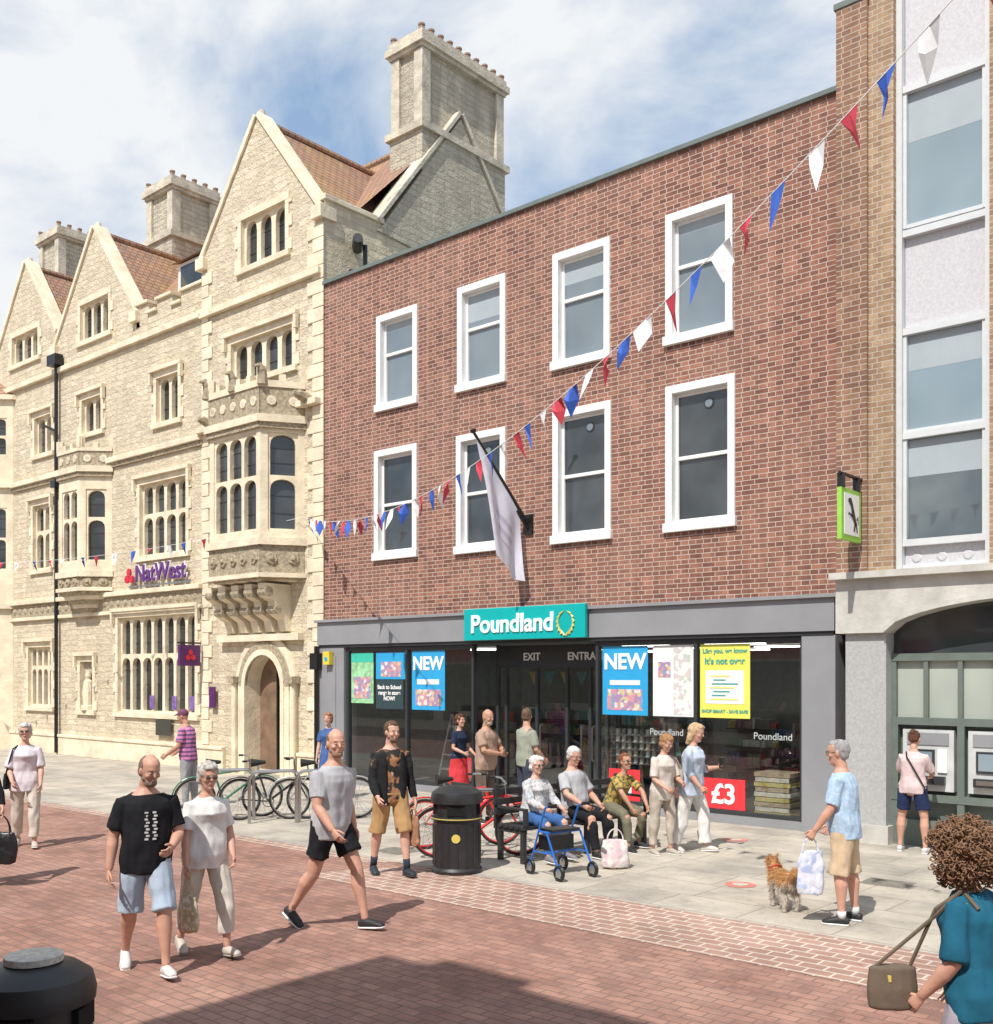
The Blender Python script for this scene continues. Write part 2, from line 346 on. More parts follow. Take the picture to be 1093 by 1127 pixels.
for x in (-13.19,-10.36): gg.poly([(x,.09,.1),(x,.7,.1),(x,.7,2.8),(x,.09,2.8)],shopgl)
gg.poly([(-13.17,.705,.1),(-10.4,.705,.1),(-10.4,.705,2.42),(-13.17,.705,2.42)],shopgl)
gg.obj('shop_glazing',bs)
it=MB(); iw=M('shop_interior_wall',(.22,.23,.23),.8); fl=M('shop_vinyl_floor',(.26,.25,.235),.35)
it.poly([(-17.4,.1,.012),(-6.1,.1,.012),(-6.1,9,.012),(-17.4,9,.012)],fl)
it.poly([(-17.4,9,0),(-6.1,9,0),(-6.1,9,3.3),(-17.4,9,3.3)],iw); it.poly([(-17.3,.3,0),(-17.3,9,0),(-17.3,9,3.3),(-17.3,.3,3.3)],iw); it.poly([(-6.3,.3,0),(-6.3,9,0),(-6.3,9,3.3),(-6.3,.3,3.3)],iw)
it.poly([(-17.4,.12,2.9),(-6.1,.12,2.9),(-6.1,9,2.9),(-17.4,9,2.9)],iw)
for y in (3.0,5.0,7.2):
    for x in range(-16,-6,2): it.box(x,x+1.2,y,y+.12,2.84,2.87,lampm)
it.obj('shop_interior',bs)
pc=[M('pack_%d'%i,c,.5,var=.25,ns=20,bump=0) for i,c in enumerate([(.34,.06,.05),(.06,.13,.24),(.34,.28,.10),(.11,.20,.12),(.45,.45,.42),(.22,.11,.18),(.07,.20,.22),(.28,.21,.14),(.42,.38,.32),(.14,.13,.13)])]
pr=MB(); rs=random.Random(3)
for (x0,y0,ln) in ((-10.1,1.3,1.0),(-8.3,2.2,1.3),(-16.3,2.6,1.8),(-13.0,3.8,2.2),(-10.2,4.2,3.2),(-16.4,5.2,3.4),(-9.8,6.6,3.0)):
    for k in range(4):
        z=.15+k*.36; pr.box(x0,x0+ln,y0,y0+.42,z-.02,z,greyd)
        x=x0+.02
        while x<x0+ln-.12:
            ww=rs.uniform(.05,.13); hh=rs.uniform(.10,.27)
            col=rs.choice(pc); rep=rs.choice((1,1,2,3))
            for _ in range(rep):
                if x+ww>x0+ln: break
                pr.box(x,x+ww-.01,y0+.02+rs.uniform(0,.06),y0+.3,z+.002,z+hh,col); x+=ww
            if rs.random()<.12: x+=.12
    pr.box(x0,x0+ln,y0+.42,y0+.45,0,1.6,iw)
for k in range(9):
    pr.box(-7.52+.02*(k%2),-6.95+.02*((k+1)%2),.16,.62,.14+k*.075,.205+k*.075,pc[[2,8,7][k%3]])
for k in range(5):
    for j in range(7): pr.cyl((-10.15+j*.12,.35,.80+k*.12),(-10.15+j*.12,.35,.895+k*.12),.042,.036,pc[(4,8,9)[(j+k)%3]],8)
    pr.box(-10.25,-9.35,.25,.45,.785+k*.12,.795+k*.12,steel)
for k in range(6):
    x=-12.9+k*.38; pr.poly([(x,1.3,2.35),(x+.28,1.3,2.35),(x+.14,1.3,2.08)],pc[[2,6][k%2]])
for (a,b) in (((-14.6,.5,.15),(-14.45,.75,1.5)),((-14.25,.5,.15),(-14.3,.75,1.5)),((-14.6,1.1,.15),(-14.45,.78,1.5)),((-14.25,1.1,.15),(-14.3,.78,1.5))): pr.cyl(a,b,.018,.018,steel,6)
for i in range(4): pr.box(-14.58+.03*i,-14.27-.01*i,.52+.055*i,.6+.055*i,.4+.28*i,.43+.28*i,steel)
pr.obj('shop_stock',bs)
po=MB(); cB=M('poster_blue',(.03,.36,.68),.4,var=.05,bump=0); cY=M('poster_yellow',(.76,.74,.13),.4,var=.03,bump=0); cG=M('poster_green',(.30,.58,.32),.4,var=.4,ns=9,bump=0)
cK=M('poster_dark',(.03,.06,.07),.4,bump=0); cR=M('poster_red',(.72,.04,.05),.4,var=.03,bump=0); cW=M('poster_white',(.78,.78,.78),.4,var=.03,bump=0)
def multi(name,cs,sc):
    m,nt,p=base(name); tc=nd(nt,'ShaderNodeTexCoord'); v=nd(nt,'ShaderNodeTexVoronoi'); v.inputs['Scale'].default_value=sc; nt.links.new(tc.outputs['Object'],v.inputs['Vector'])
    r=nd(nt,'ShaderNodeValToRGB'); r.color_ramp.interpolation='CONSTANT'; e=r.color_ramp.elements; e[0].color=c4(cs[0]); e[1].color=c4(cs[1]); e[1].position=.3
    for i,c in enumerate(cs[2:]): q=e.new(.42+.13*i); q.color=c4(c)
    s_=nd(nt,'ShaderNodeSeparateColor'); nt.links.new(v.outputs['Color'],s_.inputs[0]); nt.links.new(s_.outputs[0],r.inputs[0]); nt.links.new(r.outputs[0],p.inputs['Base Color']); p.inputs['Roughness'].default_value=.4; MATS[name]=m; return m
cP=multi('poster_photo',[(.6,.30,.33),(.68,.66,.62),(.25,.33,.5),(.62,.52,.28),(.38,.25,.42)],16)
cF=multi('poster_floral',[(.76,.76,.74),(.76,.76,.74),(.50,.56,.48),(.76,.76,.74),(.62,.55,.55)],18)
tg=M('poster_teal_text',(.05,.35,.30),.4,bump=0)
def pst(a,b,c,d,m,y=.030): po.box(a,b,y,y+.006,c,d,m)
pst(-16.66,-15.98,1.7,2.74,cG); pst(-16.66,-15.98,2.55,2.74,M('poster_teal_head',(.05,.5,.36),.4,bump=0),.026); pst(-16.58,-16.06,1.8,2.25,cP,.026)
pst(-15.9,-15.02,2.2,2.74,cB); pst(-15.75,-15.15,2.25,2.55,cP,.026); pst(-15.9,-15.1,1.6,2.19,cK)
pst(-14.85,-13.95,1.6,2.76,cB); pst(-14.75,-14.05,1.68,2.0,cP,.026); pst(-14.7,-14.1,2.1,2.2,cW,.026)
pst(-10.25,-9.35,1.62,2.77,cB); pst(-10.15,-9.45,1.7,2.05,cP,.026); pst(-10.1,-9.5,2.12,2.2,cW,.026)
pst(-9.25,-8.5,1.62,2.77,cW); pst(-8.86,-8.54,1.65,2.74,cF,.026); pst(-9.15,-8.92,2.25,2.5,cP,.026)
pst(-8.38,-7.52,1.62,2.77,cY); pst(-8.28,-7.62,1.84,2.36,cW,.026)
for i in range(7):
    z=1.90+i*.06; po.box(-8.2+.03*(i%3),-7.72-.07*((i*7)%4),.022,.025,z,z+.02,cY if i%3==0 else tg)
pst(-10.12,-9.5,.2,.72,cR); pst(-8.35,-7.6,.21,.68,cR); pst(-14.0,-13.3,.3,.7,cR,.3)
po.obj('window_posters',bs)
for s_,x,z,sz,m in (('NEW',-14.4,2.5,.36,wtext),('NEW',-9.8,2.5,.36,wtext),('£1',-9.8,.46,.4,wtext),('£3',-7.97,.43,.42,wtext)):
    text(s_,(x,.022,z),sz,m,bs,name='poster_lettering',bold=.012,ext=.002)
text('EXIT',(-12.3,.65,2.62),.2,wtext,bs,name='exit_lettering',ext=.004,bold=.004); text('ENTRANCE',(-10.95,.65,2.62),.2,wtext,bs,name='entrance_lettering',ext=.004,bold=.004)
text('It\'s not over',(-7.95,.024,2.50),.14,tg,bs,name='poster_lettering',ext=.001,bold=.004); text('Like you, we know',(-7.95,.024,2.66),.10,tg,bs,name='poster_lettering',ext=.001,bold=.003)
text('SHOP SMART - SAVE SAFE',(-7.95,.024,1.72),.07,tg,bs,name='poster_lettering',ext=.001,bold=.002)
text('Back to School\nrange in store\nNOW!',(-15.5,.025,1.92),.115,wtext,bs,name='poster_lettering',ext=.001,bold=.003)
for x in (-9.0,-7.15): text('Poundland',(x,.036,1.36),.15,M('frosted_vinyl',(.5,.53,.53),.6,bump=0),bs,name='window_lettering',ext=.001)
sg=empty('shop_name_sign'); s_=MB(); s_.box(-13.2,-10.42,-.24,-.165,2.92,3.50,teal); s_.obj('sign_board',sg,bevel=.01)
text('Poundland',(-12.05,-.25,3.2),.46,wtext,sg,name='sign_lettering',bold=.009)
s_=MB()
for side in (-1,1):
    for i in range(7):
        t=R(-70+i*22); c=Vector((-10.83+side*.16*math.cos(t),-.25,3.19+.19*math.sin(t)))
        dv=Vector((side*.045*math.cos(t+1.9),0,.045*math.sin(t+1.9)+.02)); s_.cyl(c-dv,c+dv,.022,.004,gold,6)
s_.obj('laurel_emblem',sg)
al=empty('alarm_bell_box'); s_=MB(); s_.box(-17.32,-17.12,-.19,-.08,2.5,2.78,M('alarm_yellow',(.7,.55,.05),.4)); s_.cyl((-17.22,-.2,2.62),(-17.22,-.19,2.62),.05,.05,cB); s_.obj('case',al,bevel=.02)
# ------------------------------------------------------------------ stone bank building
nb=empty('stone_bank_building')
Fs=Fr((0,-.02,0),(1,0,0),(0,-1,0))
gtop=lambda u: 15.05-abs(u+19.85)*(15.05-12.4)/2.15
w=MB()
opsT=[(-20.45,-18.8,11.72,12.85),(-20.85,-18.55,9.12,10.05),(-20.15,-18.82,0,2.75)]
wall(w,Fs,-22.0,-17.52,0,lambda u: gtop(u) if -22.0<=u<=-17.7 else 12.4,opsT,.3,stone,ashlar,brk=(-19.85,-17.7))
g2=lambda u: max(11.35,14.6-abs(u+27.3)*(14.6-11.8)/2.2) if -29.5<=u<=-25.1 else 11.35
g3=lambda u: max(11.6,14.7-abs(u+31.4)*(14.7-12.3)/1.9)
opM=[(-26.0,-22.35,1.3,3.8),(-24.9,-22.75,5.35,7.22),(-24.1,-23.1,8.7,9.85),(-27.95,-26.9,9.0,9.95),(-28.05,-26.5,11.6,12.62),(-28.05,-27.35,1.3,2.65)]
wall(w,Fs,-29.5,-22.0,0,g2,opM,.3,stone,ashlar,brk=(-25.1,-27.3,-24.8,-29.49))
opL=[(-31.2,-29.75,1.35,3.1),(-30.9,-29.85,5.4,7.3),(-30.8,-29.75,8.8,9.9),(-32.3,-30.6,11.75,12.6)]
wall(w,Fs,-33.3,-29.5,0,g3,opL,.3,stone,ashlar,brk=(-31.4,))
w.poly([(-17.5,-.02,0),(-17.5,12,0),(-17.5,12,12.5),(-17.5,-.02,12.5)],stone)
w.poly([(-33.3,12,0),(-17.5,12,0),(-17.5,12,12),(-33.3,12,12)],stone)
w.obj('walls',nb)
w=MB()
def prism_x(mb,x0,x1,pts,m):
    a=[(x0,y,z) for y,z in pts]; b=[(x1,y,z) for y,z in pts]
    mb.poly(a,m); mb.poly(b[::-1],m)
    for i in range(len(pts)):
        j=(i+1)%len(pts); mb.poly([a[i],b[i],b[j],a[j]],m)
prism_x(w,-17.85,-17.46,[(1.5,12.3),(1.67,12.47),(4.25,15.9),(7.0,12.4),(7.0,12.0)],stoneG)
w.box(-17.80,-17.505,0.0,1.75,12.3,12.42,stone)
w.obj('party_gable',nb)
w=MB()
w.box(-17.85,-17.44,-.02,1.7,12.5,12.62,ashlar)
def cop(mb,p0,p1,wd,th,m,ax):
    p0=Vector(p0);p1=Vector(p1);d=(p1-p0).normalized();ax=Vector(ax);n=d.cross(ax).normalized()
    if n.z<0:n=-n
    q=[]
    for p in (p0,p1):
        for (i,j) in ((-.5,0),(.5,0),(.5,1),(-.5,1)): q.append(p+ax*wd*i+n*th*j)
    mb.hexa(q,m)
cop(w,(-17.66,1.55,12.5),(-17.66,4.25,16.0),.5,.10,ashG,(1,0,0)); cop(w,(-17.66,4.25,16.0),(-17.66,7.0,12.5),.5,.10,ashG,(1,0,0))
def fcop(u0,z0,u1,z1,m=ashlar): cop(w,(u0,.12,z0),(u1,.12,z1),.40,.12,m,(0,1,0))
fcop(-22.1,12.28,-19.85,15.08);fcop(-19.85,15.08,-17.6,12.28)
fcop(-29.55,11.72,-27.3,14.62);fcop(-27.3,14.62,-25.05,11.72); fcop(-33.3,12.28,-31.4,14.72);fcop(-31.4,14.72,-29.45,12.2)
for u in (-22.12,-17.72): w.box(u-.05,u+.28,-.16,.3,12.08,12.36,ashlar)
for u in (-29.6,-25.2): w.box(u-.05,u+.28,-.16,.3,11.5,11.78,ashlar)
for (u,z) in ((-19.85,15.15),(-27.3,14.68),(-31.4,14.78)): w.cyl((u,.1,z-.1),(u,.1,z+.12),.13,.07,ashG,8)
for (a,b,h) in ((-25.1,-24.5,.55),(-24.5,-24.1,.25),(-24.1,-23.4,.5),(-23.4,-23.0,.2),(-23.0,-22.05,.45)):
    w.box(a+.002,b-.002,-.02,.3,11.35,11.35+h,stone); w.box(a-.03,b+.03,-.09,.36,11.352+h,11.43+h,ashlar)
w.fbox(Fs,-33.3,-22.02,4.0,4.38,0.001,.06,carved); w.fbox(Fs,-33.3,-22.0,4.38,4.5,0.001,.16,ashlar); w.fbox(Fs,-33.3,-22.0,3.9,3.998,0.001,.10,ashlar)
w.fbox(Fs,-33.3,-22.0,7.98,8.12,0.001,.14,ashlar); w.fbox(Fs,-33.3,-22.0,10.95,11.1,0.001,.12,ashlar)
w.fbox(Fs,-33.3,-22.0,7.86,7.978,0.001,.07,carved)
u=-33.1
while u<-22.2:
    w.cyl(Fs.p(u,4.19,.05),Fs.p(u,4.19,.10),.13,.05,carved,8); u+=.36
w.fbox(Fs,-22.05,-17.55,10.9,11.05,0.001,.12,ashlar); w.fbox(Fs,-22.05,-17.55,8.1,8.24,0.001,.2,ashlar)
for (a,b) in ((-33.3,-21.1),(-18.3,-17.52)): w.fbox(Fs,a,b,0.0,.5,0.001,.09,ashlar); w.fbox(Fs,a,b,.5,.58,0.001,.12,ashlar)
z=.6;i=0
while z<12:
    w.fbox(Fs,-17.52-(.5 if i%2 else .32),-17.48,z+.004,z+.29,0.001,.035,ashlar); w.fbox(Fs,-22.05,-22.05+(.42 if i%2 else .28),z+.004,z+.29,0.001,.035,ashlar); z+=.3;i+=1
w.obj('copings_and_string_courses',nb,bevel=.012)
w=MB()
lights(w,Fs,-20.45,-18.8,11.72,12.85,3,[],ashlar,glD,mw=.075,head=.25); surround(w,Fs,-20.45,-18.8,11.72,12.85,ashlar,hood=False)
lights(w,Fs,-20.85,-18.55,9.12,10.05,4,[],ashlar,glD,mw=.075); surround(w,Fs,-20.85,-18.55,9.12,10.05,ashlar)
for o,n,t,h in ((opM[0],7,[2.78],True),(opM[1],4,[6.4],True),(opM[2],2,[],True),(opM[3],2,[],True),(opM[4],3,[],False),(opL[0],4,[2.5],True),(opL[1],2,[6.5],True),(opL[2],2,[],True),(opL[3],3,[],False)):
    lights(w,Fs,*o,n,t,ashlar,glD,mw=.06); surround(w,Fs,*o,ashlar,hood=h)
w.box(-28.05,-27.35,.1,.14,1.3,2.65,stoneG); surround(w,Fs,-28.05,-27.35,1.3,2.65,ashlar)
w.lathe((-27.7,.02,1.3),[(.2,0),(.2,.12),(.13,.14),(.16,.5),(.12,.8),(.05,.86),(.08,.95),(.06,1.06),(.001,1.08)],ashlar,12)
def archdoor():
    a,b=-20.15,-18.82; cx=(a+b)/2; r=(b-a)/2; zs=2.02
    N=14
    for k,(ro,d0,d1) in enumerate(((.45,.001,.07),(.28,.07,.12),(.12,.12,.15))):
        for i in range(N):
            t0=math.pi*i/N;t1=math.pi*(i+1)/N
            def q(rr,t,d): return Fs.p(cx-rr*math.cos(t),zs+(rr*1.08)*math.sin(t),d)
            w.hexa([q(r,t0,d0),q(r,t1,d0),q(r+ro,t1,d0),q(r+ro,t0,d0),q(r,t0,d1),q(r,t1,d1),q(r+ro,t1,d1),q(r+ro,t0,d1)],ashlar if k!=1 else carved)
        w.fbox(Fs,a-ro,a,.0,zs,d0,d1,ashlar); w.fbox(Fs,b,b+ro,.0,zs,d0,d1,ashlar)
    for i in range(N):
        t0=math.pi*i/N;t1=math.pi*(i+1)/N
        x0,z0=cx-r*math.cos(t0),zs+r*1.08*math.sin(t0); x1,z1=cx-r*math.cos(t1),zs+r*1.08*math.sin(t1)
        w.poly([Fs.p(x0,min(z0,2.76),.0015),Fs.p(x1,min(z1,2.76),.0015),Fs.p(x1,2.77,.0015),Fs.p(x0,2.77,.0015)],ashlar)
        w.poly([Fs.p(x0,z0,.0015),Fs.p(x1,z1,.0015),Fs.p(x1,z1,-.3),Fs.p(x0,z0,-.3)],ashlar)
    w.box(a,cx,.28,.34,0,2.75,M('oak_door',(.22,.14,.09),.6,var=.3,ns=3)); w.box(a,b,.26,.30,0,.10,ashlar)
    w.box(cx,b,.9,.95,0,2.75,M('lobby_dark',(.10,.08,.065),.8)); w.box(b-.08,b-.01,.28,.9,0,2.75,M('oak_door',(.2,.1,.05)))
    w.box(cx-.02,cx+.02,.255,.285,.1,2.6,black)
    for x in (a-.42,b+.42): w.cyl((x,-.14,0),(x,-.14,2.1),.07,.07,ashlar,10); w.box(x-.12,x+.12,-.26,-.03,2.1,2.25,carved)
archdoor()
w.fbox(Fs,-21.2,-18.15,3.05,3.2,0.001,.18,ashlar)
w.obj('windows_and_doorway',nb)
def oriel(pts,z0,z1,wins,zt,corb,par,name):
    w=MB()
    for i in range(3):
        F,L=frame2(pts[i],pts[i+1]); n=wins[i]
        if n:
            a,b=.16,L-.14
            ops=[(a,b,zt[0],zt[-1])]; wall(w,F,0,L,z0,z1,ops,.1,ashlar)
            lights(w,F,a,b,zt[0],zt[-1],n,zt[1:-1],ashlar,glD,d0=-.03,th=.12,mw=.05)
        else: wall(w,F,0,L,z0,z1,[],.1,ashlar)
        w.fbox(F,-.06,L+.06,z1,z1+.16,-.1,.12,ashlar); w.fbox(F,-.03,L+.03,z1-.12,z1-.002,0,.07,carved)
        w.fbox(F,-.05,L+.05,z0-.02,z0+.14,-.1,.09,ashlar)
        w.fbox(F,0,L,z0-corb[0],z0-.022,-.1,.02,carved); w.fbox(F,-.04,L+.04,z0-corb[0]-.1,z0-corb[0]-.002,-.1,.08,ashlar)
        k=max(1,int(L/.32))
        for j in range(k):
            c=(j+.5)*L/k; P=F.p(c,z0-corb[0]/2,.02); rr=min(.15,L/k*.46)
            w.cyl(P,F.p(c,z0-corb[0]/2,.06),rr,rr*.8,carved,6); w.cyl(F.p(c,z0-corb[0]/2,.06),F.p(c,z0-corb[0]/2,.10),rr*.45,rr*.2,carved,6)
        w.fbox(F,.0,L,z1+.162,z1+.162+par,-.14,.03,carved if par<.9 else ashlar); 
        for j in range(k+1):
            c=j*L/k; w.fbox(F,c-.07,c+.07,z1+.162+par,z1+.162+par+(.3 if j in(0,k) else .14),-.12,.045,ashlar)
            if j<k:
                cc=(j+.5)*L/k; P=F.p(cc,z1+.16+par*.42,.025); w.cyl(P,F.p(cc,z1+.16+par*.42,.055),.11,.10,ashlar,8); w.cyl(F.p(cc,z1+.16+par*.42,.055),F.p(cc,z1+.16+par*.42,.058),.06,.06,ashG,8)
        w.fbox(F,-.02,L+.02,z1+.165+par*.8,z1+.16+par-.003,-.15,.06,ashlar)
    zc=z0-corb[0]-.1
    A=[Vector((p[0],p[1],0)) for p in pts]; c=Vector(((A[0].x+A[3].x)/2,.05,0))
    S=6
    for s in range(S):
        f0=1-s/S*.75; zt0=zc-corb[1]*s/S; zt1=zc-corb[1]*(s+1)/S
        q=[]
        for z in (zt1,zt0):
            f=f0*(.93 if z==zt1 else 1)
            for p in A: 
                v=c+(p-c)*f; q.append((v.x,v.y,z))
        o=len(w.v); w.v+=q; k=w.mat(ashlar if s%2 else carved)
        for i in range(3): w.f.append((o+i,o+i+1,o+4+i+1,o+4+i)); w.mi.append(k)
        w.f.append((o,o+1,o+2,o+3)); w.mi.append(k); w.f.append((o+4,o+5,o+6,o+7)); w.mi.append(k)
    top=[(p.x,p.y,z1+.1) for p in A]; w.poly(top,lead)
    return w
w=oriel([(-21.15,-.02),(-20.55,-.82),(-18.65,-.82),(-18.15,-.02)],5.12,7.75,(1,3,1),[5.42,6.58,7.55],(.62,.2),.75,'oriel')
for i in range(5):
    x=-20.75+i*.5
    pf=[(0,3.25),(-.12,3.25),(-.2,3.5),(-.42,3.62),(-.46,3.9),(-.68,4.0),(-.72,4.28),(0,4.28)]
    prism_x(w,x-.13,x+.13,[(y,z) for y,z in pf],ashlar)
    w.cyl((x-.15,-.38,3.72),(x+.15,-.38,3.72),.1,.1,carved,10); w.cyl((x-.15,-.62,4.1),(x+.15,-.62,4.1),.11,.11,carved,10)
for (x,y,z,hh) in ((-21.5,-.1,8.3,0),(-17.9,-.1,8.3,0),(-20.6,-.85,8.75,1),(-19.6,-.85,8.75,1),(-18.6,-.8,8.75,1)):
    if hh: w.cyl((x,y,z-.2),(x,y,z+.12),.12,.09,carved,7); w.cyl((x,y-.02,z+.1),(x-.02,y-.08,z+.25),.09,.06,carved,7); w.cyl((x,y-.08,z+.2),(x,y-.2,z+.16),.05,.03,carved,6)
    else: w.cyl((x,y+.1,z-.1),(x,y-.3,z+.02),.15,.10,carved,7); w.cyl((x,y-.28,z),(x,y-.42,z+.02),.09,.05,carved,7)
w.obj('oriel_window',nb)
w=oriel([(-28.7,-.02),(-28.1,-.62),(-26.95,-.62),(-26.35,-.02)],4.95,7.75,(1,2,1),[5.35,6.5,7.3],(.3,.65),.5,'bay'); w.obj('bay_window',nb)
w=MB()
w.poly([(-34,.35,11.9),(-17.8,.35,11.9),(-17.8,4.25,15.75),(-34,4.25,15.75)],tile); w.poly([(-34,8.5,11.7),(-17.8,8.5,11.7),(-17.8,4.25,15.75),(-34,4.25,15.75)],tile)
def xroof(cx,za,hw,ze,yb):
    w.poly([(cx,.2,za),(cx,yb,za),(cx+hw,yb,ze),(cx+hw,.2,ze)],tile); w.poly([(cx,.2,za),(cx,yb,za),(cx-hw,yb,ze),(cx-hw,.2,ze)],tile)
    w.cyl((cx,.2,za+.02),(cx,yb,za+.02),.09,.09,tile,8)
xroof(-19.85,15.0,2.25,12.3,4.2); xroof(-27.3,14.5,2.25,11.6,3.9); xroof(-31.4,14.6,1.95,12.1,3.9)
w.cyl((-34,4.25,15.78),(-17.8,4.25,15.78),.1,.1,tile,8)
w.box(-24.9,-23.3,1.1,3.0,12.2,13.3,white); w.box(-24.75,-23.45,1.07,1.1,12.45,13.2,glD)
w.poly([(-25.05,.95,13.3),(-23.15,.95,13.3),(-23.15,3.5,14.2),(-25.05,3.5,14.2)],tile)
w.obj('tiled_roofs',nb)
def chimney(x0,x1,y0,y1,zb,zt,zm,name):
    w=MB()
    w.box(x0,x1,y0,y1,zb,zm,stoneG); w.box(x0-.09,x1+.09,y0-.09,y1+.09,zm,zm+.16,ashG)
    w.box(x0+.1,x1-.1,y0+.1,y1-.1,zm+.16,zt-.45,stoneG)
    for x in (x0+.02,x1-.3):
        for y in (y0+.02,y1-.3): w.box(x,x+.28,y,y+.28,zm+.16,zt-.46,ashG)
    w.box(x0-.02,x1+.02,y0-.02,y1+.02,zt-.45,zt-.36,ashG); w.box(x0-.09,x1+.09,y0-.09,y1+.09,zt-.36,zt-.2,ashG); w.box(x0-.03,x1+.03,y0-.03,y1+.03,zt-.2,zt-.05,ashG)
    n=max(4,int((y1-y0)/.3)); pot=M('chimney_pot',(.30,.2,.15),.9)
    for i in range(n):
        y=y0+.06+(y1-y0-.12)*i/(n-1)
        for xx in (x1-.08,x0+.08): w.cyl((xx,y,zt-.06),(xx,y,zt+.10),.075,.065,pot,8); w.cyl((xx,y,zt+.06),(xx,y,zt+.10),.085,.085,pot,8)
    w.obj(name,nb)
chimney(-18.6,-17.49,2.95,5.95,12,17.6,15.2,'chimney_stack'); chimney(-29.7,-28.2,2.95,4.6,12.5,17.5,15.6,'chimney_stack'); chimney(-36.9,-35.4,2.95,4.6,12,18.0,15.6,'chimney_stack')
w=MB()
w.cyl((-29.25,-.14,.05),(-29.25,-.14,11.2),.055,.055,black,8); w.box(-29.5,-29.0,-.3,-.06,11.15,11.45,black); w.box(-29.38,-29.12,-.25,-.06,7.65,7.85,black); w.cyl((-30.1,-.14,9.6),(-29.3,-.14,9.3),.04,.04,black,8)
w.cyl((-17.62,-.12,.05),(-17.62,-.12,2.9),.05,.05,black,8); w.box(-17.75,-17.5,-.2,-.03,2.4,2.75,black)
w.cyl((-17.2,.9,11.1),(-17.2,.9,11.7),.05,.05,black,8); w.cyl((-17.45,.9,11.7),(-17.1,.6,11.75),.13,.11,greyd,8); w.cyl((-17.2,.9,11.1),(-17.0,.3,10.9),.05,.05,black,8)
w.obj('drain_pipes',nb)
sg=empty('bank_name_sign')
text('NatWest',(-23.75,-.13,4.88),.62,M('pale_letter_edge',(.72,.70,.74),.4,bump=0),sg,name='lettering_edge',bold=.030,ext=.012); text('NatWest',(-23.75,-.155,4.88),.62,M('purple_lettering',(.12,.03,.18),.4,bump=0),sg,name='sign_lettering',bold=.008,ext=.018)
w=MB(); sr=M('sign_red',(.6,.02,.05),.4,bump=0)
for k in range(3):
    a=R(90+120*k); c=Vector((-25.18,-.16,4.84))+Vector((math.cos(a)*.12,0,math.sin(a)*.12)); w.cyl(c,c-Vector((0,.04,0)),.11,.11,sr,6)
w.box(-25.3,-22.4,-.12,-.09,4.56,4.6,steel); w.obj('emblem',sg)
sg=empty('projecting_bank_sign'); w=MB(); pur=M('purple_panel',(.09,.015,.12),.4,bump=0); w.box(-22.05,-21.95,-.70,-.15,2.5,3.0,pur)
for k in range(3):
    a=R(90+120*k); c=Vector((-21.945,-.42,2.74))+Vector((0,math.cos(a)*.08,math.sin(a)*.08)); w.cyl(c,c+Vector((.01,0,0)),.07,.07,sr,6)
w.path([(-22,-.1,3.05),(-22,-.75,3.05)],.02,black); w.obj('sign_panel',sg)
w=MB()
for x in (-24.55,-23.5,-22.7): w.box(x,x+.2,.04,.05,1.40,1.75,M('sign_violet',(.2,.12,.35),.4,var=.5,ns=9,bump=0))
w.box(-24.0,-23.3,-.12,-.1,.75,1.15,M('dark_plaque',(.05,.05,.04),.4)); w.box(-21.6,-21.38,-.14,-.1,1.5,2.0,pur); w.obj('window_notices',nb)
# ------------------------------------------------------------------ neighbour on the far left
lb=empty('corner_turret_building'); w=MB(); pts=[]
for i in range(9):
    a=R(-180+i*22.5*1.0); pts.append((-34.6+2.6*math.cos(a),.6+1.7*math.sin(a)))
for i in range(8):
    F,L=frame2(pts[i],pts[i+1])
    ops=[(.18,L-.18,9.0,10.15),(.18,L-.18,5.5,7.4)] if L>.5 else []
    wall(w,F,0,L,0,10.75,ops,.12,ashlar)
    for o in ops: lights(w,F,*o,1,[(o[2]+o[3])/2],ashlar,glD,mw=.04,head=.12,d0=-.02)
    for z in (4.3,8.0,10.7): w.fbox(F,-.03,L+.03,z,z+.14,0,.12,ashlar)
for i in range(8): w.poly([(pts[i][0],pts[i][1],10.85),(pts[i+1][0],pts[i+1][1],10.85),(-34.6,.6,12.6)],tile)
w.box(-60,-34,.2,10,0,10.3,stone); w.poly([(-60,.1,10.3),(-34,.1,10.3),(-34,5,13.2),(-60,5,13.2)],tile)
w.obj('turret_walls',lb)
# ------------------------------------------------------------------ right bank building with bay
rb=empty('modern_bank_building'); Fb=Fr((0,-.3,0),(1,0,0),(0,-1,0))
w=MB()
w.box(-5.95,-5.52,-.48,9,3.6,11.5,brickP); w.box(-5.98,-5.5,-.5,.3,11.5,11.58,lead); w.box(-5.52,-5.18,-.42,9,3.6,13.5,brickY)  # light difference between the two pier strips is put into the brick colour
w.box(-3.97,2.5,-.42,9,3.6,13.5,brickY); w.box(-5.18,-3.97,.0,9,3.6,13.5,brickY)
w.box(-5.95,-5.2,.0,9,0,3.6,brickP) 
w.obj('brick_walls',rb)
w=MB()
grf=M('pale_grey_frame',(.60,.62,.63),.45,var=.05,bump=.03)
def bfr(z0,z1,m,dd=-.10): w.fbox(Fb,-5.1,-4.05,z0,z1,-.2,dd,m)
for u in (-5.18,-4.05): w.fbox(Fb,u,u+.075,3.68,13.4,-.25,.02,grf)
zl=[(3.70,4.02,panel),(4.06,5.46,glB2),(5.54,6.86,glB),(6.95,8.18,panel),(8.3,10.12,glB),(10.22,11.9,panel),(11.98,13.3,glB)]
for z0,z1,m in zl: bfr(z0,z1,m)
zz=[3.68,4.02,5.46,6.86,8.18,10.12,11.9,13.32]
for z in zz: w.fbox(Fb,-5.104,-4.051,z,z+.09,-.2,-.01,grf)
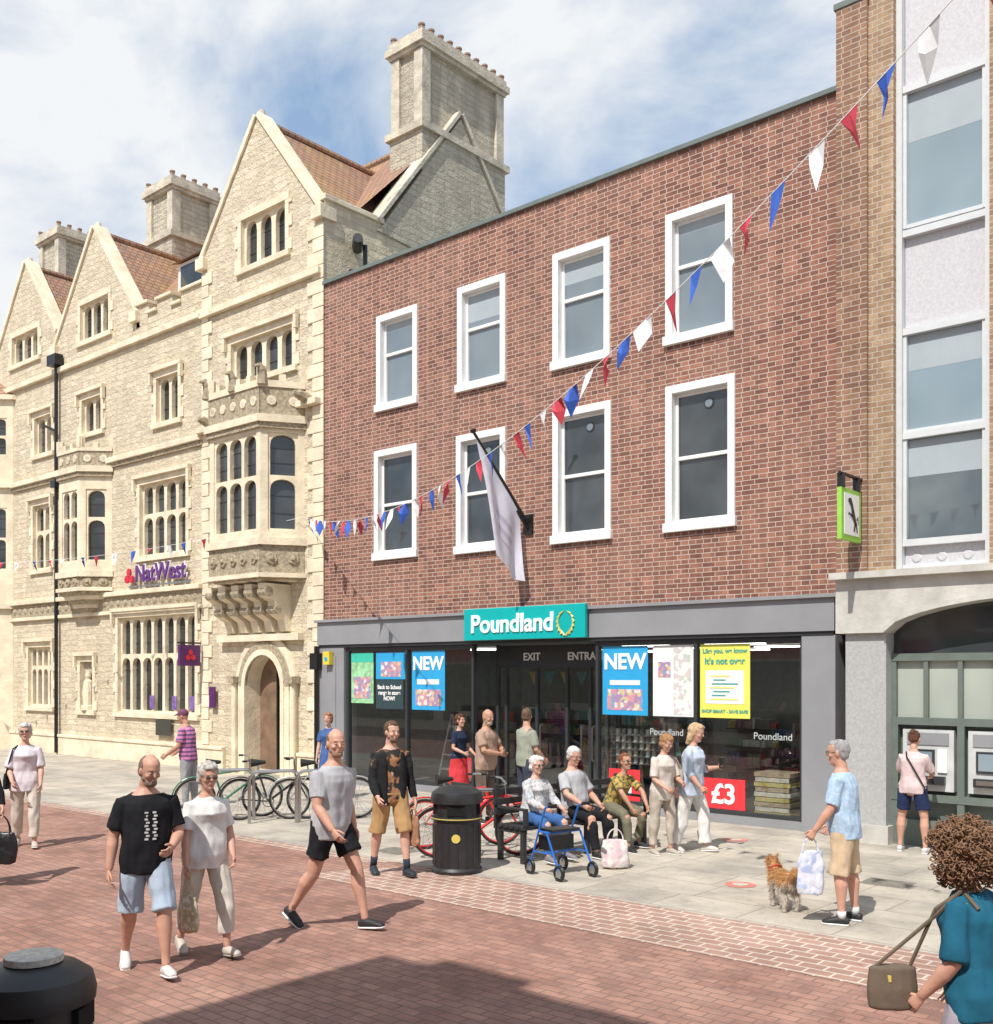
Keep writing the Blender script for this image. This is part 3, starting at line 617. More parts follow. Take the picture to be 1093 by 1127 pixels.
for z0,z1,m in zl:
    if m is not panel:
        w.fbox(Fb,-5.104,-5.06,z0,z1,-.2,-.03,grf); w.fbox(Fb,-4.1,-4.051,z0,z1,-.2,-.03,grf)
        w.fbox(Fb,-5.06,-4.1,z0,z0+.05,-.2,-.04,grf)
        w.fbox(Fb,-5.055,-4.105,z1-(z1-z0)*.36,z1-.01,-.2,-.098,blind)
for k in range(3):
    u=-4.95+k*.33; w.cyl(Fb.p(u,3.86,-.1),Fb.p(u,3.86,-.085),.07,.05,panel,12)
w.obj('glazed_bay',rb)
w=MB(); Ff=Fr((0,-.5,0),(1,0,0),(0,-1,0))
au0,au1=-5.28,-1.2; cx=(au0+au1)/2; hw=(au1-au0)/2
def ztop(u):
    t=(u-cx)/hw; return 2.86+.42*(max(0,1-t*t))**.6
N=24; us=[au0+(au1-au0)*i/N for i in range(N+1)]
k=w.mat(conc)
for a,b in zip(us[:-1],us[1:]):
    w.poly([Ff.p(a,ztop(a),0),Ff.p(b,ztop(b),0),Ff.p(b,3.6,0),Ff.p(a,3.6,0)],conc)
    w.poly([Ff.p(a,ztop(a),0),Ff.p(b,ztop(b),0),Ff.p(b,ztop(b),-.5),Ff.p(a,ztop(a),-.5)],conc)
    for (lo_,hi_,dd) in ((-.0,.07,.035),):
        w.poly([Ff.p(a,ztop(a)+lo_,dd),Ff.p(b,ztop(b)+lo_,dd),Ff.p(b,ztop(b)+hi_,dd),Ff.p(a,ztop(a)+hi_,dd)],conc)
        w.poly([Ff.p(a,ztop(a)+hi_,dd),Ff.p(b,ztop(b)+hi_,dd),Ff.p(b,ztop(b)+hi_,0),Ff.p(a,ztop(a)+hi_,0)],conc)
        w.poly([Ff.p(a,ztop(a)+lo_,dd),Ff.p(b,ztop(b)+lo_,dd),Ff.p(b,ztop(b)+lo_,0),Ff.p(a,ztop(a)+lo_,0)],conc)
w.box(-5.95,au0,-.5,0,2.86,3.6,conc); w.box(au1,2.5,-.5,0,0,3.6,conc); w.box(-6.0,2.5,-.62,0,3.6,3.69,conc)
w.box(-5.84,-5.28,-.42,-.05,0,2.86,M('grey_granite_pier',(.40,.40,.395),.7,var=.14,ns=30,bump=.2)); w.box(-5.9,-5.24,-.46,-.05,0,.25,conc)
w.obj('stone_arch_fascia',rb)
w=MB(); y=-.2
w.box(au0,au1,y+.1,y+.2,0,3.3,dkgreen)
w.box(au0,au1,y-.02,y+.1,2.48,2.58,dkgreen); w.box(au0,au1,y-.03,y+.1,1.62,1.72,dkgreen); w.box(au0,au1,y-.04,y+.1,.6,.7,dkgreen); w.box(au0,au1,y-.06,y+.1,0,.35,dkgreen)
for i,x in enumerate((au0,-4.86,-4.42,-3.98,-3.5,-3.0,-2.5,-2.0,-1.5)):
    w.box(x,x+.06,y-.01,y+.1,1.72,2.48,dkgreen)
w.box(au0+.02,au1,y+.06,y+.09,1.72,2.48,glF); w.box(au0+.02,au1,y+.06,y+.09,2.58,3.28,glD)
for x in (au0,-4.42,-3.5): w.box(x,x+.09,y-.03,y+.1,.35,1.62,dkgreen)
for x in (-5.12,-4.28):
    w.box(x,x+.66,y-.035,y+.1,.75,1.56,M('atm_surround',(.55,.56,.56),.4,bump=.02)); w.box(x+.06,x+.6,y-.05,y-.036,1.36,1.52,greyp)
    w.box(x+.10,x+.42,y-.055,y-.036,1.02,1.30,greyd); w.box(x+.13,x+.39,y-.06,y-.056,1.05,1.27,glB); w.box(x+.46,x+.58,y-.06,y-.036,1.0,1.3,white)
    w.box(x+.08,x+.56,y-.11,y-.036,.84,.95,greyd); w.box(x+.12,x+.36,y-.12,y-.11,.87,.93,steel)
w.obj('bank_front_with_cash_machines',rb)
sg=empty('hanging_bank_sign'); w=MB(); gr=M('sign_green',(.30,.60,.08),.4,bump=0)
w.box(-5.63,-5.57,-1.2,-.55,4.08,4.76,gr); w.box(-5.568,-5.562,-1.12,-.63,4.15,4.70,wtext); w.path([(-5.6,-.42,4.95),(-5.6,-1.2,4.95)],.025,black); w.path([(-5.6,-.45,4.8),(-5.6,-.45,5.35)],.03,black); w.box(-5.64,-5.56,-1.18,-1.1,4.76,4.95,black); w.box(-5.64,-5.56,-.66,-.6,4.76,4.95,black)
hx=-5.555
def hp(pts_): w.poly([(hx,-.63-.49*(a),4.15+.55*b) for a,b in pts_],black)
hp([(.30,.25),(.52,.45),(.60,.75),(.50,.80),(.35,.55),(.2,.3)]); hp([(.50,.78),(.62,.72),(.78,.80),(.74,.88),(.58,.90)]); hp([(.5,.5),(.75,.55),(.78,.45),(.72,.5),(.5,.42)]); hp([(.2,.3),(.35,.3),(.42,.1),(.36,.08),(.3,.22)]); hp([(.2,.32),(.26,.28),(.2,.08),(.14,.08)]); hp([(.22,.4),(.1,.5),(.08,.25),(.14,.38)])
w.obj('sign_panel',sg)
# ------------------------------------------------------------------ opposite side of the street (behind the photographer)
ob=empty('opposite_street_buildings'); w=MB(); render_=M('painted_render',(.68,.65,.58),.8)
for (a,b,h,m) in ((-60,-42,6.0,brick),(-42,-30,5.8,render_),(-30,-18,6.4,render_),(-18,-10,5.9,render_),(-10,-4.75,6.1,brickY),(-4.75,-2.15,10.4,brickY),(-2.15,8,6.2,render_),(8,30,5.8,brick)):
    w.box(a,b,-24,-16.3,0,h,m)
    x=a+1
    while x<b-1.5:
        w.box(x,x+1.1,-16.3,-16.27,3.6,5.0,glD); w.box(x-.06,x+1.16,-16.29,-16.24,3.5,3.6,white); x+=2.4
    w.box(a+.3,b-.3,-16.31,-16.26,.4,2.7,glD); w.box(a+.1,b-.1,-16.4,-16.2,2.8,3.3,M('shopfront_%d'%(int(a)%3),[(.4,.1,.1),(.1,.2,.35),(.12,.25,.15)][int(a)%3],.5))
w.box(-4.2,-3.3,-17.2,-16.35,10.4,10.75,brickY); w.obj('terrace',ob)
# ------------------------------------------------------------------ wall flag
fp=empty('flagpole_with_banner'); w=MB(); p0=Vector((-11.83,-.0,4.95)); p1=Vector((-11.97,-1.32,6.42))
w.cyl(p0,p1,.035,.025,black,10); w.cyl(p1,p1+Vector((0,-.03,.05)),.05,.05,black,10); w.box(-11.93,-11.73,-.05,0,4.8,5.15,black); w.cyl((-11.83,-.02,4.85),(-11.85,-.3,5.2),.03,.03,black,8)
w.obj('pole',fp,smooth=False)
fm=M('banner_cloth',(.66,.65,.74),.8,var=.08,ns=6,bump=.1); w=MB(); NU,NV=22,28; V=[]
for i in range(NU+1):
    s=i/NU; at=p1.lerp(p0,.03+.80*s)
    bt=Vector((-11.82+.08*math.sin(s*7),-.86+.72*s-.05,4.05-.10*s+.30*(1-s)**2))
    for j in range(NV+1):
        v=j/NV; q=at.lerp(bt,v); q.x+=.045*math.sin(s*11+v*2)*min(1,v*3)*(1-.2*v); q.y+=.03*math.sin(s*7+v*5)*v; V.append(q)
o=len(w.v); w.v=[tuple(v) for v in V]; k=w.mat(fm); k2=w.mat(M('banner_emblem',(.50,.48,.60),.8))
for i in range(NU):
    for j in range(NV):
        a=i*(NV+1)+j; w.f.append((a,a+1,a+NV+2,a+NV+1)); w.mi.append(k2 if (j in (12,13,16,17,20) and 6<i<16) else k)
w.obj('banner',fp,smooth=True)
# ------------------------------------------------------------------ bunting
def bunting(A,B,sag,sp,ph,ht=.34,wd=.085):
    A=Vector(A);B=Vector(B); L=(B-A).length; w=MB(); n=60; cw=M('bunting_white',(.8,.8,.8),.7,bump=0); cb=M('bunting_blue',(.03,.10,.45),.7,bump=0); cr=M('bunting_red',(.58,.05,.08),.7,bump=0)
    def P(f): p=A.lerp(B,f); p.z-=4*sag*f*(1-f); return p
    pts=[P(i/n) for i in range(n+1)]; w.path(pts,.0045,cw,4)
    k=int(L/sp); rr=random.Random(5)
    for i in range(1,k):
        f=(i+rr.uniform(-.12,.12))/k; c=P(f); t=(P(f+.002)-P(f-.002)).normalized(); m=(cr,cb,cw)[(i+ph)%3]
        tw=rr.uniform(-1.1,1.1); sw=Vector((rr.uniform(-.09,.09),rr.uniform(-.10,.10),0))
        hz=Vector((t.x,t.y,0)).normalized(); d=(hz*math.cos(tw)+Vector((-hz.y,hz.x,0))*math.sin(tw)); hh=ht*rr.uniform(.8,1.0)
        a=c-hz*wd; b=c+hz*wd; a.z=P(f-wd/L).z; b.z=P(f+wd/L).z
        pd=Vector((-hz.y,hz.x,0)); cu=rr.uniform(-.05,.05)
        mid=c+sw*.4+pd*cu-Vector((0,0,hh*.5)); e=c+sw-Vector((0,0,hh))
        ml=c-d*wd*.55+sw*.35+pd*cu*1.4-Vector((0,0,hh*.42)); mr=c+d*wd*.55+sw*.35-pd*cu-Vector((0,0,hh*.42))
        w.poly([a,c,mid,ml],m); w.poly([c,b,mr,mid],m); w.poly([ml,mid,e],m); w.poly([mid,mr,e],m)
    w.obj('bunting_string')
bunting((-18.0,-.14,5.7),(-.5,-8.7,6.9),1.3,.37,0); bunting((-18.0,-.14,5.72),(-36,-4.8,6.1),.75,.55,1,.3,.075)
# ------------------------------------------------------------------ people
def tube(bm,pts,rads,side=None,n=12,capf=.5):
    pts=[Vector(p) for p in pts]; rings=[]
    N=len(pts)
    for i,p in enumerate(pts):
        t=(pts[min(i+1,N-1)]-pts[max(i-1,0)]).normalized()
        s=side[i] if isinstance(side,list) else side
        s=Vector(s) if s is not None else (Vector((0,1,0)) if abs(t.y)<.9 else Vector((1,0,0)))
        s=(s-t*s.dot(t)).normalized(); f=s.cross(t).normalized()
        r=rads[i]; ra,rb=(r,r) if not isinstance(r,tuple) else r
        rings.append((p,t,s,f,ra,rb))
    def mk(p,s,f,ra,rb): return [bm.verts.new(p+s*ra*math.cos(2*math.pi*k/n)+f*rb*math.sin(2*math.pi*k/n)) for k in range(n)]
    L=[]
    p,t,s,f,ra,rb=rings[0]; q=min(ra,rb)
    e0=bm.verts.new(p-t*q*capf)
    if capf>.1: L.append(mk(p-t*q*capf*.65,s,f,ra*.7,rb*.7))
    for (p,t,s,f,ra,rb) in rings: L.append(mk(p,s,f,ra,rb))
    q=min(ra,rb)
    if capf>.1: L.append(mk(p+t*q*capf*.65,s,f,ra*.7,rb*.7))
    e1=bm.verts.new(p+t*q*capf)
    for a,b in zip(L[:-1],L[1:]):
        for k in range(n): bm.faces.new((a[k],a[(k+1)%n],b[(k+1)%n],b[k]))
    for k in range(n): bm.faces.new((e0,L[0][(k+1)%n],L[0][k])); bm.faces.new((e1,L[-1][k],L[-1][(k+1)%n]))
def ell(bm,c,r,rot=None,seg=14):
    m=Matrix.Translation(Vector(c))@(rot.to_4x4() if rot else Matrix.Identity(4))@Matrix.Diagonal((r[0],r[1],r[2],1))
    bmesh.ops.create_uvsphere(bm,u_segments=seg,v_segments=max(8,seg-4),radius=1,matrix=m)
def bake(bm,name,mat,parent,vox=0,sm=0,disp=0,dsc=12,fur=0):
    bmesh.ops.recalc_face_normals(bm,faces=bm.faces[:])
    me=bpy.data.meshes.new(name); bm.to_mesh(me); bm.free(); o=bpy.data.objects.new(name,me); COL.objects.link(o)
    if vox:
        m=o.modifiers.new('r','REMESH'); m.mode='VOXEL'; m.voxel_size=vox; m.adaptivity=0
        if sm: q=o.modifiers.new('s','SMOOTH'); q.iterations=sm; q.factor=.5
        dg=bpy.context.evaluated_depsgraph_get(); me2=bpy.data.meshes.new_from_object(o.evaluated_get(dg)); o.modifiers.clear(); o.data=me2; me=me2
    if disp:
        ns=[v.normal.copy() for v in me.vertices]
        for v,nn in zip(me.vertices,ns):
            c=v.co; v.co=c+nn*disp*(noise.noise(Vector((c.x*dsc,c.y*dsc,c.z*dsc*.55)))+.5*noise.noise(Vector((c.x*dsc*2.4,c.y*dsc*2.4,c.z*dsc*1.3))))
    me.materials.clear(); me.materials.append(mat); me.polygons.foreach_set('use_smooth',[True]*len(me.polygons)); me.update()
    o.parent=parent; return o
def skinm(t):
    nm='skin_%d'%t; cs={0:(.62,.37,.28),1:(.56,.31,.225),2:(.49,.27,.185)}
    if nm in MATS: return MATS[nm]
    return M(nm,cs[t],.5,var=.10,ns=9,bump=.05,bd=.002,spec=.35)
def cloth(name,c,stripe=None,spots=None,sc=8):
    if name in MATS: return MATS[name]
    m=M(name,c,.9,var=.10,ns=9,bump=.25,bd=.006,spec=.2); nt=m.node_tree; p=[n for n in nt.nodes if n.type=='BSDF_PRINCIPLED'][0]
    l=p.inputs['Base Color'].links[0].from_socket; tc=nd(nt,'ShaderNodeTexCoord')
    if stripe:
        sp=nd(nt,'ShaderNodeSeparateXYZ'); nt.links.new(tc.outputs['Object'],sp.inputs[0])
        a=nd(nt,'ShaderNodeMath',operation='MULTIPLY'); a.inputs[1].default_value=sc; nt.links.new(sp.outputs[2],a.inputs[0])
        b=nd(nt,'ShaderNodeMath',operation='FRACT'); nt.links.new(a.outputs[0],b.inputs[0])
        g_=nd(nt,'ShaderNodeMath',operation='GREATER_THAN'); g_.inputs[1].default_value=.55; nt.links.new(b.outputs[0],g_.inputs[0])
        nt.links.new(mixc(nt,g_.outputs[0],l,stripe),p.inputs['Base Color'])
    if spots:
        n=nz(nt,tc.outputs['Object'],sc,2); nt.links.new(mixc(nt,ramp(nt,n,.50,.56),l,spots),p.inputs['Base Color'])
    return m
eyeW=M('eye_white',(.6,.57,.54),.3,bump=0); eyeD=M('eye_iris',(.05,.035,.025),.2,bump=0); lip=M('lips',(.42,.17,.14),.5,bump=0)
def person(name,x,y,H,head,fem=False,skin=0,hair=('short',(.1,.07,.05)),top=None,bottom=None,shoes=(.02,.02,.02),sole=(.7,.7,.7),
           pose={},b=1.0,belly=0,seat=None,glasses=False,beard=None,socks=None,extra=None,z0=0,legmat=None):
    P=dict(lean=2,twist=0,L=(3,-2,3,0),Rg=(-3,-6,3,0),LA=(3,10,12,6),RA=(3,10,12,6),hy=0,hp=0,curl=35); P.update(pose)
    root=empty(name); s=H/1.745
    V=Vector
    def ldir(p,ab,sd): return V((math.sin(R(p))*math.cos(R(ab)),sd*math.sin(R(ab)),-math.cos(R(p))*math.cos(R(ab))))
    pel=V((0,0,0)); up=V((math.sin(R(P['lean'])),0,math.cos(R(P['lean'])))); hs=V((0,1,0)); tw=R(P['twist'])
    ss=V((-math.sin(tw),math.cos(tw),0)); ss=(ss-up*ss.dot(up)).normalized()
    hipw=.090*(1.08 if fem else 1); shw=(.150 if fem else .174)*b**.3
    legs={}
    for sd,k in ((1,'L'),(-1,'Rg')):
        tp,sp_,ab,fp_=P[k]; hip=pel+hs*sd*hipw+V((0,0,-.01)); td=ldir(tp,ab,sd); sdv=ldir(sp_,ab*.3,sd)
        knee=hip+td*.44; ank=knee+sdv*.41
        fd=V((math.cos(R(fp_)),sd*.12,math.sin(R(fp_)))).normalized(); fn=(V((0,0,1))-fd*fd.z).normalized()
        legs[k]=[hip,knee,ank,fd,fn,sdv]
    def low(l): return min((l[2]-l[3]*.06-l[4]*.085).z,(l[2]+l[3]*.15-l[4]*.085).z)
    if seat is None:
        la,lb=low(legs['L']),low(legs['Rg']); m_=min(la,lb)
        for k,v in (('L',la),('Rg',lb)):
            d=v-m_
            if d>.004: legs[k][2]=legs[k][2]+V((0,0,-min(d,.06))); 
        zoff=-m_*s
    else: zoff=seat
    TR=Matrix.Translation((x,y,zoff+z0))@Matrix.Rotation(R(head),4,'Z')@Matrix.Scale(s,4)
    root.location=(0,0,0)
    neck=pel+up*.530; 
    hr=Matrix.Rotation(R(P['hy']),3,'Z')@Matrix.Rotation(R(P['hp']),3,'Y')
    nup=(up*.5+V((0,0,.5))).normalized(); hc=neck+nup*.064+hr@V((.022,0,.100))
    body=bmesh.new()
    prof=[(-.09,.085,.14),(0,.108,.162),(.13,.096,.140),(.28,.108,.155),(.38,.112,.165),(.435,.098,.154),(.475,.082,.124),(.505,.068,.090),(.535,.056,.064)]
    if fem: prof=[(-.09,.09,.15),(0,.112,.170),(.14,.09,.124),(.28,.102,.135),(.36,.120,.145),(.425,.088,.132),(.465,.068,.100),(.50,.054,.070),(.535,.046,.052)]
    def torso(bm,inf,z0_,z1_,flare=0,ncap=.5):
        pts=[];rd=[];sd_=[]
        zs=sorted(set([z0_,z1_]+[q[0] for q in prof if z0_<q[0]<z1_]))
        for z in zs:
            zc=max(prof[0][0],min(prof[-1][0],z))
            for qa,qb in zip(prof[:-1],prof[1:]):
                if qa[0]<=zc<=qb[0]:
                    f=(zc-qa[0])/(qb[0]-qa[0]); dx=qa[1]+(qb[1]-qa[1])*f; wy=qa[2]+(qb[2]-qa[2])*f
            be=belly*math.exp(-((z-.12)/.13)**2)
            fl=flare*max(0,(.2-z))/.3; i2=inf*(1 if z<.44 else .6)
            if z<.0 and inf>0: wy=max(wy,.158 if not fem else .165); dx=max(dx,.105)
            if inf>.02 and .05<z<.25: wy+=(.008 if not fem else .012)
            pts.append(pel+up*z+V((be*.5+(.012 if fem and .3<z<.42 else 0),0,0))); rd.append(((wy*b+be*.4+i2+fl),(dx*b+be*.6+i2+fl))); sd_.append((hs.lerp(ss,max(0,min(1,z/.45)))))
        tube(bm,pts,rd,sd_,n=20,capf=ncap)
    torso(body,0,-.09,.535)
    nf=.86 if fem else 1.06
    tube(body,[neck-nup*.06,neck+nup*.04,hc-nup*.05],[.064*nf,.055*nf,.055*nf])
    hrings=[(-.118,.050,.022,.026),(-.098,.040,.046,.043),(-.06,.018,.074,.059),(-.02,.006,.090,.069),(.02,.002,.096,.074),(.06,-.004,.093,.073),(.092,-.010,.074,.058),(.112,-.012,.042,.034)]
    tube(body,[hc+hr@V((q[1],0,q[0])) for q in hrings],[(q[3],q[2]) for q in hrings],hr@V((0,1,0)),n=16)
    tube(body,[hc+hr@V((.088,0,.018)),hc+hr@V((.101,0,-.008)),hc+hr@V((.108,0,-.024))],[.009,.011,.013])
    ell(body,hc+hr@V((.087,0,.030)),(.012,.045,.009),hr); ell(body,hc+hr@V((.080,0,-.060)),(.013,.024,.011),hr); ell(body,hc+hr@V((.074,0,-.098)),(.018,.02,.014),hr)
    for sd in (1,-1):
        ell(body,hc+hr@V((.0,sd*.076,-.006)),(.018,.010,.031),hr); ell(body,hc+hr@V((.062,sd*.040,-.022)),(.026,.022,.022),hr)
    arms={}
    asc=.92 if fem else 1.03
    fing=bmesh.new()
    for sd,k in ((1,'LA'),(-1,'RA')):
        a=P[k]; sh=pel+up*.432+ss*sd*shw; 
        def adir(p,o): return (ss*sd*math.sin(R(o))+V((math.sin(R(p))*math.cos(R(o)),0,-math.cos(R(p))*math.cos(R(o))))).normalized()
        ud=adir(a[0],a[1]); fdv=adir(a[2],a[3]); el=sh+ud*.275; wr=el+fdv*.25; arms[k]=(sh,ud,el,fdv,wr)
        q=asc*b**.8
        tube(body,[sh-ss*sd*.06+up*.012,sh,sh+ud*.10,el,el+fdv*.07,el+fdv*.15,wr],[.044*q,.052*q,.048*q,.038*q,.042*q,.034*q,(.026*q)])
        inn=(-ss*sd); pn=(inn-fdv*inn.dot(fdv)).normalized(); ac=fdv.cross(pn).normalized()
        if len(a)>4: 
            pn=(Matrix.Rotation(R(a[4]),3,fdv)@pn); ac=fdv.cross(pn).normalized()
        tb=ac if ac.dot(V((1,0,.3)))>0 else -ac
        h=.93 if fem else 1
        tube(body,[wr,wr+fdv*.03*h,wr+fdv*.085*h],[(.024*h,.019*h),(.036*h,.017*h),(.040*h,.015*h)],tb,n=10)
        for i,(of,ln) in enumerate(((.030,.070),(.011,.080),(-.009,.074),(-.028,.058))):
            r0=wr+fdv*.07*h+tb*of*h; cu=P['curl']+i*5; d1=(fdv*math.cos(R(cu*.5))+pn*math.sin(R(cu*.5))); d2=(fdv*math.cos(R(cu*1.3))+pn*math.sin(R(cu*1.3))); d3=(fdv*math.cos(R(cu*2))+pn*math.sin(R(cu*2)))
            k1=r0+d1*.02; k2=k1+d1*ln*.45*h; k3=k2+d2*ln*.33*h; k4=k3+d3*ln*.25*h
            tube(fing,[r0,k1,k2,k3,k4],[.0088*h,.0088*h,.0082*h,.0075*h,.0062*h],n=7)
        r0=wr+fdv*.025*h+tb*.02*h; d1=(fdv*.6+tb*.7+pn*.25).normalized(); d2=(fdv*.85+tb*.25+pn*.4).normalized()
        tube(fing,[r0,r0+d1*.035*h,r0+d1*.035*h+d2*.03*h,r0+d1*.035*h+d2*.052*h],[.012*h,.0105*h,.0095*h,.007*h],n=7)
        arms[k]=(sh,ud,el,fdv,wr,wr+fdv*.09+pn*.03)
    lb_=(b**.6)
    for k in ('L','Rg'):
        hip,knee,ank,fd,fn,sv=legs[k]; bk_=V((-1,0,0)); bk_=(bk_-sv*bk_.dot(sv)).normalized()
        tube(body,[hip+V((0,0,.04)),hip.lerp(knee,.35),knee.lerp(hip,.1),knee,knee.lerp(ank,.28)+bk_*.014,knee.lerp(ank,.55)+bk_*.006,knee.lerp(ank,.8),ank],[.088*lb_,.078*lb_,.058*lb_,.053*lb_,.060*lb_,.047,.035,.033])
        tube(body,[ank-fd*.03-fn*.04,ank+fd*.07-fn*.05,ank+fd*.14-fn*.06],[(.03,.03),(.036,.026),(.034,.018)],fd.cross(fn))
    parts=[(body,'body',skinm(skin),.0085,1,0,0),(fing,'fingers',skinm(skin),0,0,0,0)]
    f=bmesh.new()
    for sd in (1,-1): ell(f,hc+hr@V((.0835,sd*.031,.006)),(.0095,.012,.0052),hr,10)
    parts.append((f,'eyes',eyeW,0,0,0,0)); f=bmesh.new()
    for sd in (1,-1): ell(f,hc+hr@V((.0912,sd*.031,.006)),(.0030,.0050,.0048),hr,8)
    parts.append((f,'irises',eyeD,0,0,0,0)); f=bmesh.new(); ell(f,hc+hr@V((.0905,0,-.060)),(.006,.021,.0048),hr,10); parts.append((f,'mouth',lip,0,0,0,0))
    hcol=hair[1]; hm=M('hair_%02d_%02d_%02d'%tuple(int(c*99) for c in hcol),hcol,.75,var=.35,ns=35,bump=.8,bd=.01,spec=.3)
    f=bmesh.new()
    for sd in (1,-1): tube(f,[hc+hr@V((.093,sd*.018,.026)),hc+hr@V((.091,sd*.034,.030)),hc+hr@V((.081,sd*.050,.024))],[.0028,.0032,.002],n=6)
    parts.append((f,'eyebrows',hm,0,0,0,0))
    st=hair[0]; f=bmesh.new(); hv=.008; hd_=.007; hs_=30
    if st=='short':
        ell(f,hc+hr@V((-.020,0,.036)),(.100,.083,.094),hr,18); ell(f,hc+hr@V((-.045,0,-.015)),(.060,.077,.062),hr,14); ell(f,hc+hr@V((.03,0,.082)),(.055,.055,.04),hr)
    elif st=='crop': ell(f,hc+hr@V((-.014,0,.028)),(.093,.079,.092),hr,18); ell(f,hc+hr@V((-.04,0,-.02)),(.062,.075,.06),hr,14); hd_=.002
    elif st=='bob':
        ell(f,hc+hr@V((-.024,0,.036)),(.104,.090,.096),hr,18); ell(f,hc+hr@V((-.04,0,-.03)),(.074,.090,.078),hr,16); ell(f,hc+hr@V((.035,0,.084)),(.062,.065,.042),hr); hd_=.014
    elif st=='long':
        ell(f,hc+hr@V((-.026,0,.036)),(.104,.092,.098),hr,18); tube(f,[hc+hr@V((-.03,0,.03)),hc+hr@V((-.05,0,-.08)),hc+hr@V((-.075,0,-.17))],[(.09,.07),(.10,.06),(.09,.03)],hr@V((0,1,0)),n=14); ell(f,hc+hr@V((.035,0,.086)),(.06,.065,.042),hr); hd_=.014
    elif st=='bun':
        ell(f,hc+hr@V((-.022,0,.036)),(.096,.081,.094),hr,18); ell(f,hc+hr@V((-.05,0,-.01)),(.058,.072,.06),hr,14); ell(f,hc+hr@V((-.09,0,.08)),(.045,.045,.045),hr,12)
    elif st=='curly':
        rr=random.Random(4)
        ell(f,hc+hr@V((-.03,0,.01)),(.140,.142,.132),hr,18); hd_=.016; hs_=30
        for i in range(1500):
            d=V((rr.gauss(0,1),rr.gauss(0,1),rr.gauss(0,1))).normalized()
            if d.x>.70 and d.z<.3: continue
            if d.z<-.92: continue
            rq=.125+.075*rr.random()**.7; ax_=V((rr.gauss(0,1),rr.gauss(0,1),rr.gauss(0,1))).normalized(); ax2=ax_.orthogonal().normalized(); ax3=ax_.cross(ax2); c0=hc+hr@(V((-.025,0,-.012))+V((d.x,d.y,d.z*.98))*rq)
            ra_=rr.uniform(.009,.015)
            ps=[c0+(ax2*math.cos(t)+ax3*math.sin(t))*ra_+ax_*(t*.004-.01) for t in (0,1.1,2.2,3.3,4.4,5.5)]
            tube(f,ps,[.0036]*6,n=4)
        hv=0
    elif st=='cap':
        ell(f,hc+hr@V((-.01,0,.042)),(.102,.083,.085),hr,18); tube(f,[hc+hr@V((.06,0,.065)),hc+hr@V((.15,0,.045))],[(.07,.008),(.06,.006)],hr@V((0,1,0)),n=12); hd_=0
    if st=='bald': f.free()
    else: parts.append((f,'hair' if st!='cap' else 'cap',hm,hv,1 if st!='curly' else 0,hd_ if st!='curly' else 0,hs_))
    if beard:
        f=bmesh.new(); ell(f,hc+hr@V((.048,0,-.085)),(.049,.050,.038),hr,14); ell(f,hc+hr@V((.014,0,-.058)),(.050,.069,.032),hr,14); ell(f,hc+hr@V((.087,0,-.047)),(.010,.023,.004),hr,10)
        parts.append((f,'beard',M('beard_%02d'%int(beard[0]*99),beard,.85,var=.3,ns=40,bump=.8,bd=.01),.006,1,.003,40))
    if glasses:
        f=bmesh.new()
        for sd in (1,-1):
            if glasses=='clear':
                tube(f,[hc+hr@V((.104,sd*.033+.022*math.cos(t),.004+.016*math.sin(t))) for t in [i*math.pi/4 for i in range(9)]],[.0018]*9,n=5)
            else: ell(f,hc+hr@V((.102,sd*.033,.004)),(.004,.022,.014),hr,12)
            tube(f,[hc+hr@V((.10,sd*.055,.01)),hc+hr@V((.0,sd*.080,.008))],[.0022,.0022],n=5)
        tube(f,[hc+hr@V((.105,.012,.008)),hc+hr@V((.105,-.012,.008))],[.0025,.0025],n=5); parts.append((f,'glasses',glD if glasses!='clear' else greyd,0,0,0,0))
    if top:
        f=bmesh.new(); lo_=top.get('loose',0); inf=.011+lo_; torso(f,inf,top.get('hem',-.11),.500,flare=top.get('flare',.0),ncap=.05)
        sl=top.get('sleeve',.62)
        for k in ('LA','RA'):
            sh,ud,el,fdv,wr,hd2=arms[k]; sd=1 if k=='LA' else -1; q=asc*b**.8
            i_=.010+lo_*.35
            pts=[sh-ss*sd*.06+up*.010,sh,sh+ud*.09]; rd=[.046*q+i_*.8,.052*q+i_*.9,.049*q+i_*1.1]
            if sl<=1: pts.append(sh+ud*.275*sl); rd.append(.045*q+i_*1.5)
            else: pts+= [el,el+fdv*.08,el+fdv*.25*(sl-1)]; rd+= [.038*q+i_*1.2,.040*q+i_,.026*q+i_]
            if sl>0: tube(f,pts,rd,capf=.03)
        parts.append((f,'top',top['m'],.0095,3,.016,8))
        if top.get('jacket'):
            f=bmesh.new(); inner=top['jacket']
            for sd in (1,-1):
                pts=[pel+up*z+ss*sd*o_-V((.012,0,0)) for z,o_ in ((-.13,.105),(.12,.100),(.33,.098),(.43,.085),(.485,.068))]
                tube(f,pts,[(.080,.138),(.078,.132),(.086,.140),(.080,.118),(.045,.072)],ss,n=16,capf=.05)
            for k in ('LA','RA'):
                sh,ud,el,fdv,wr,hd2=arms[k]; sd=1 if k=='LA' else -1
                tube(f,[sh-ss*sd*.05,sh,sh+ud*.12,el,el+fdv*.08,el+fdv*.235],[.060,.066,.063,.055,.055,.042],capf=.05)
            parts.append((f,'jacket',inner,.010,2,.014,8))
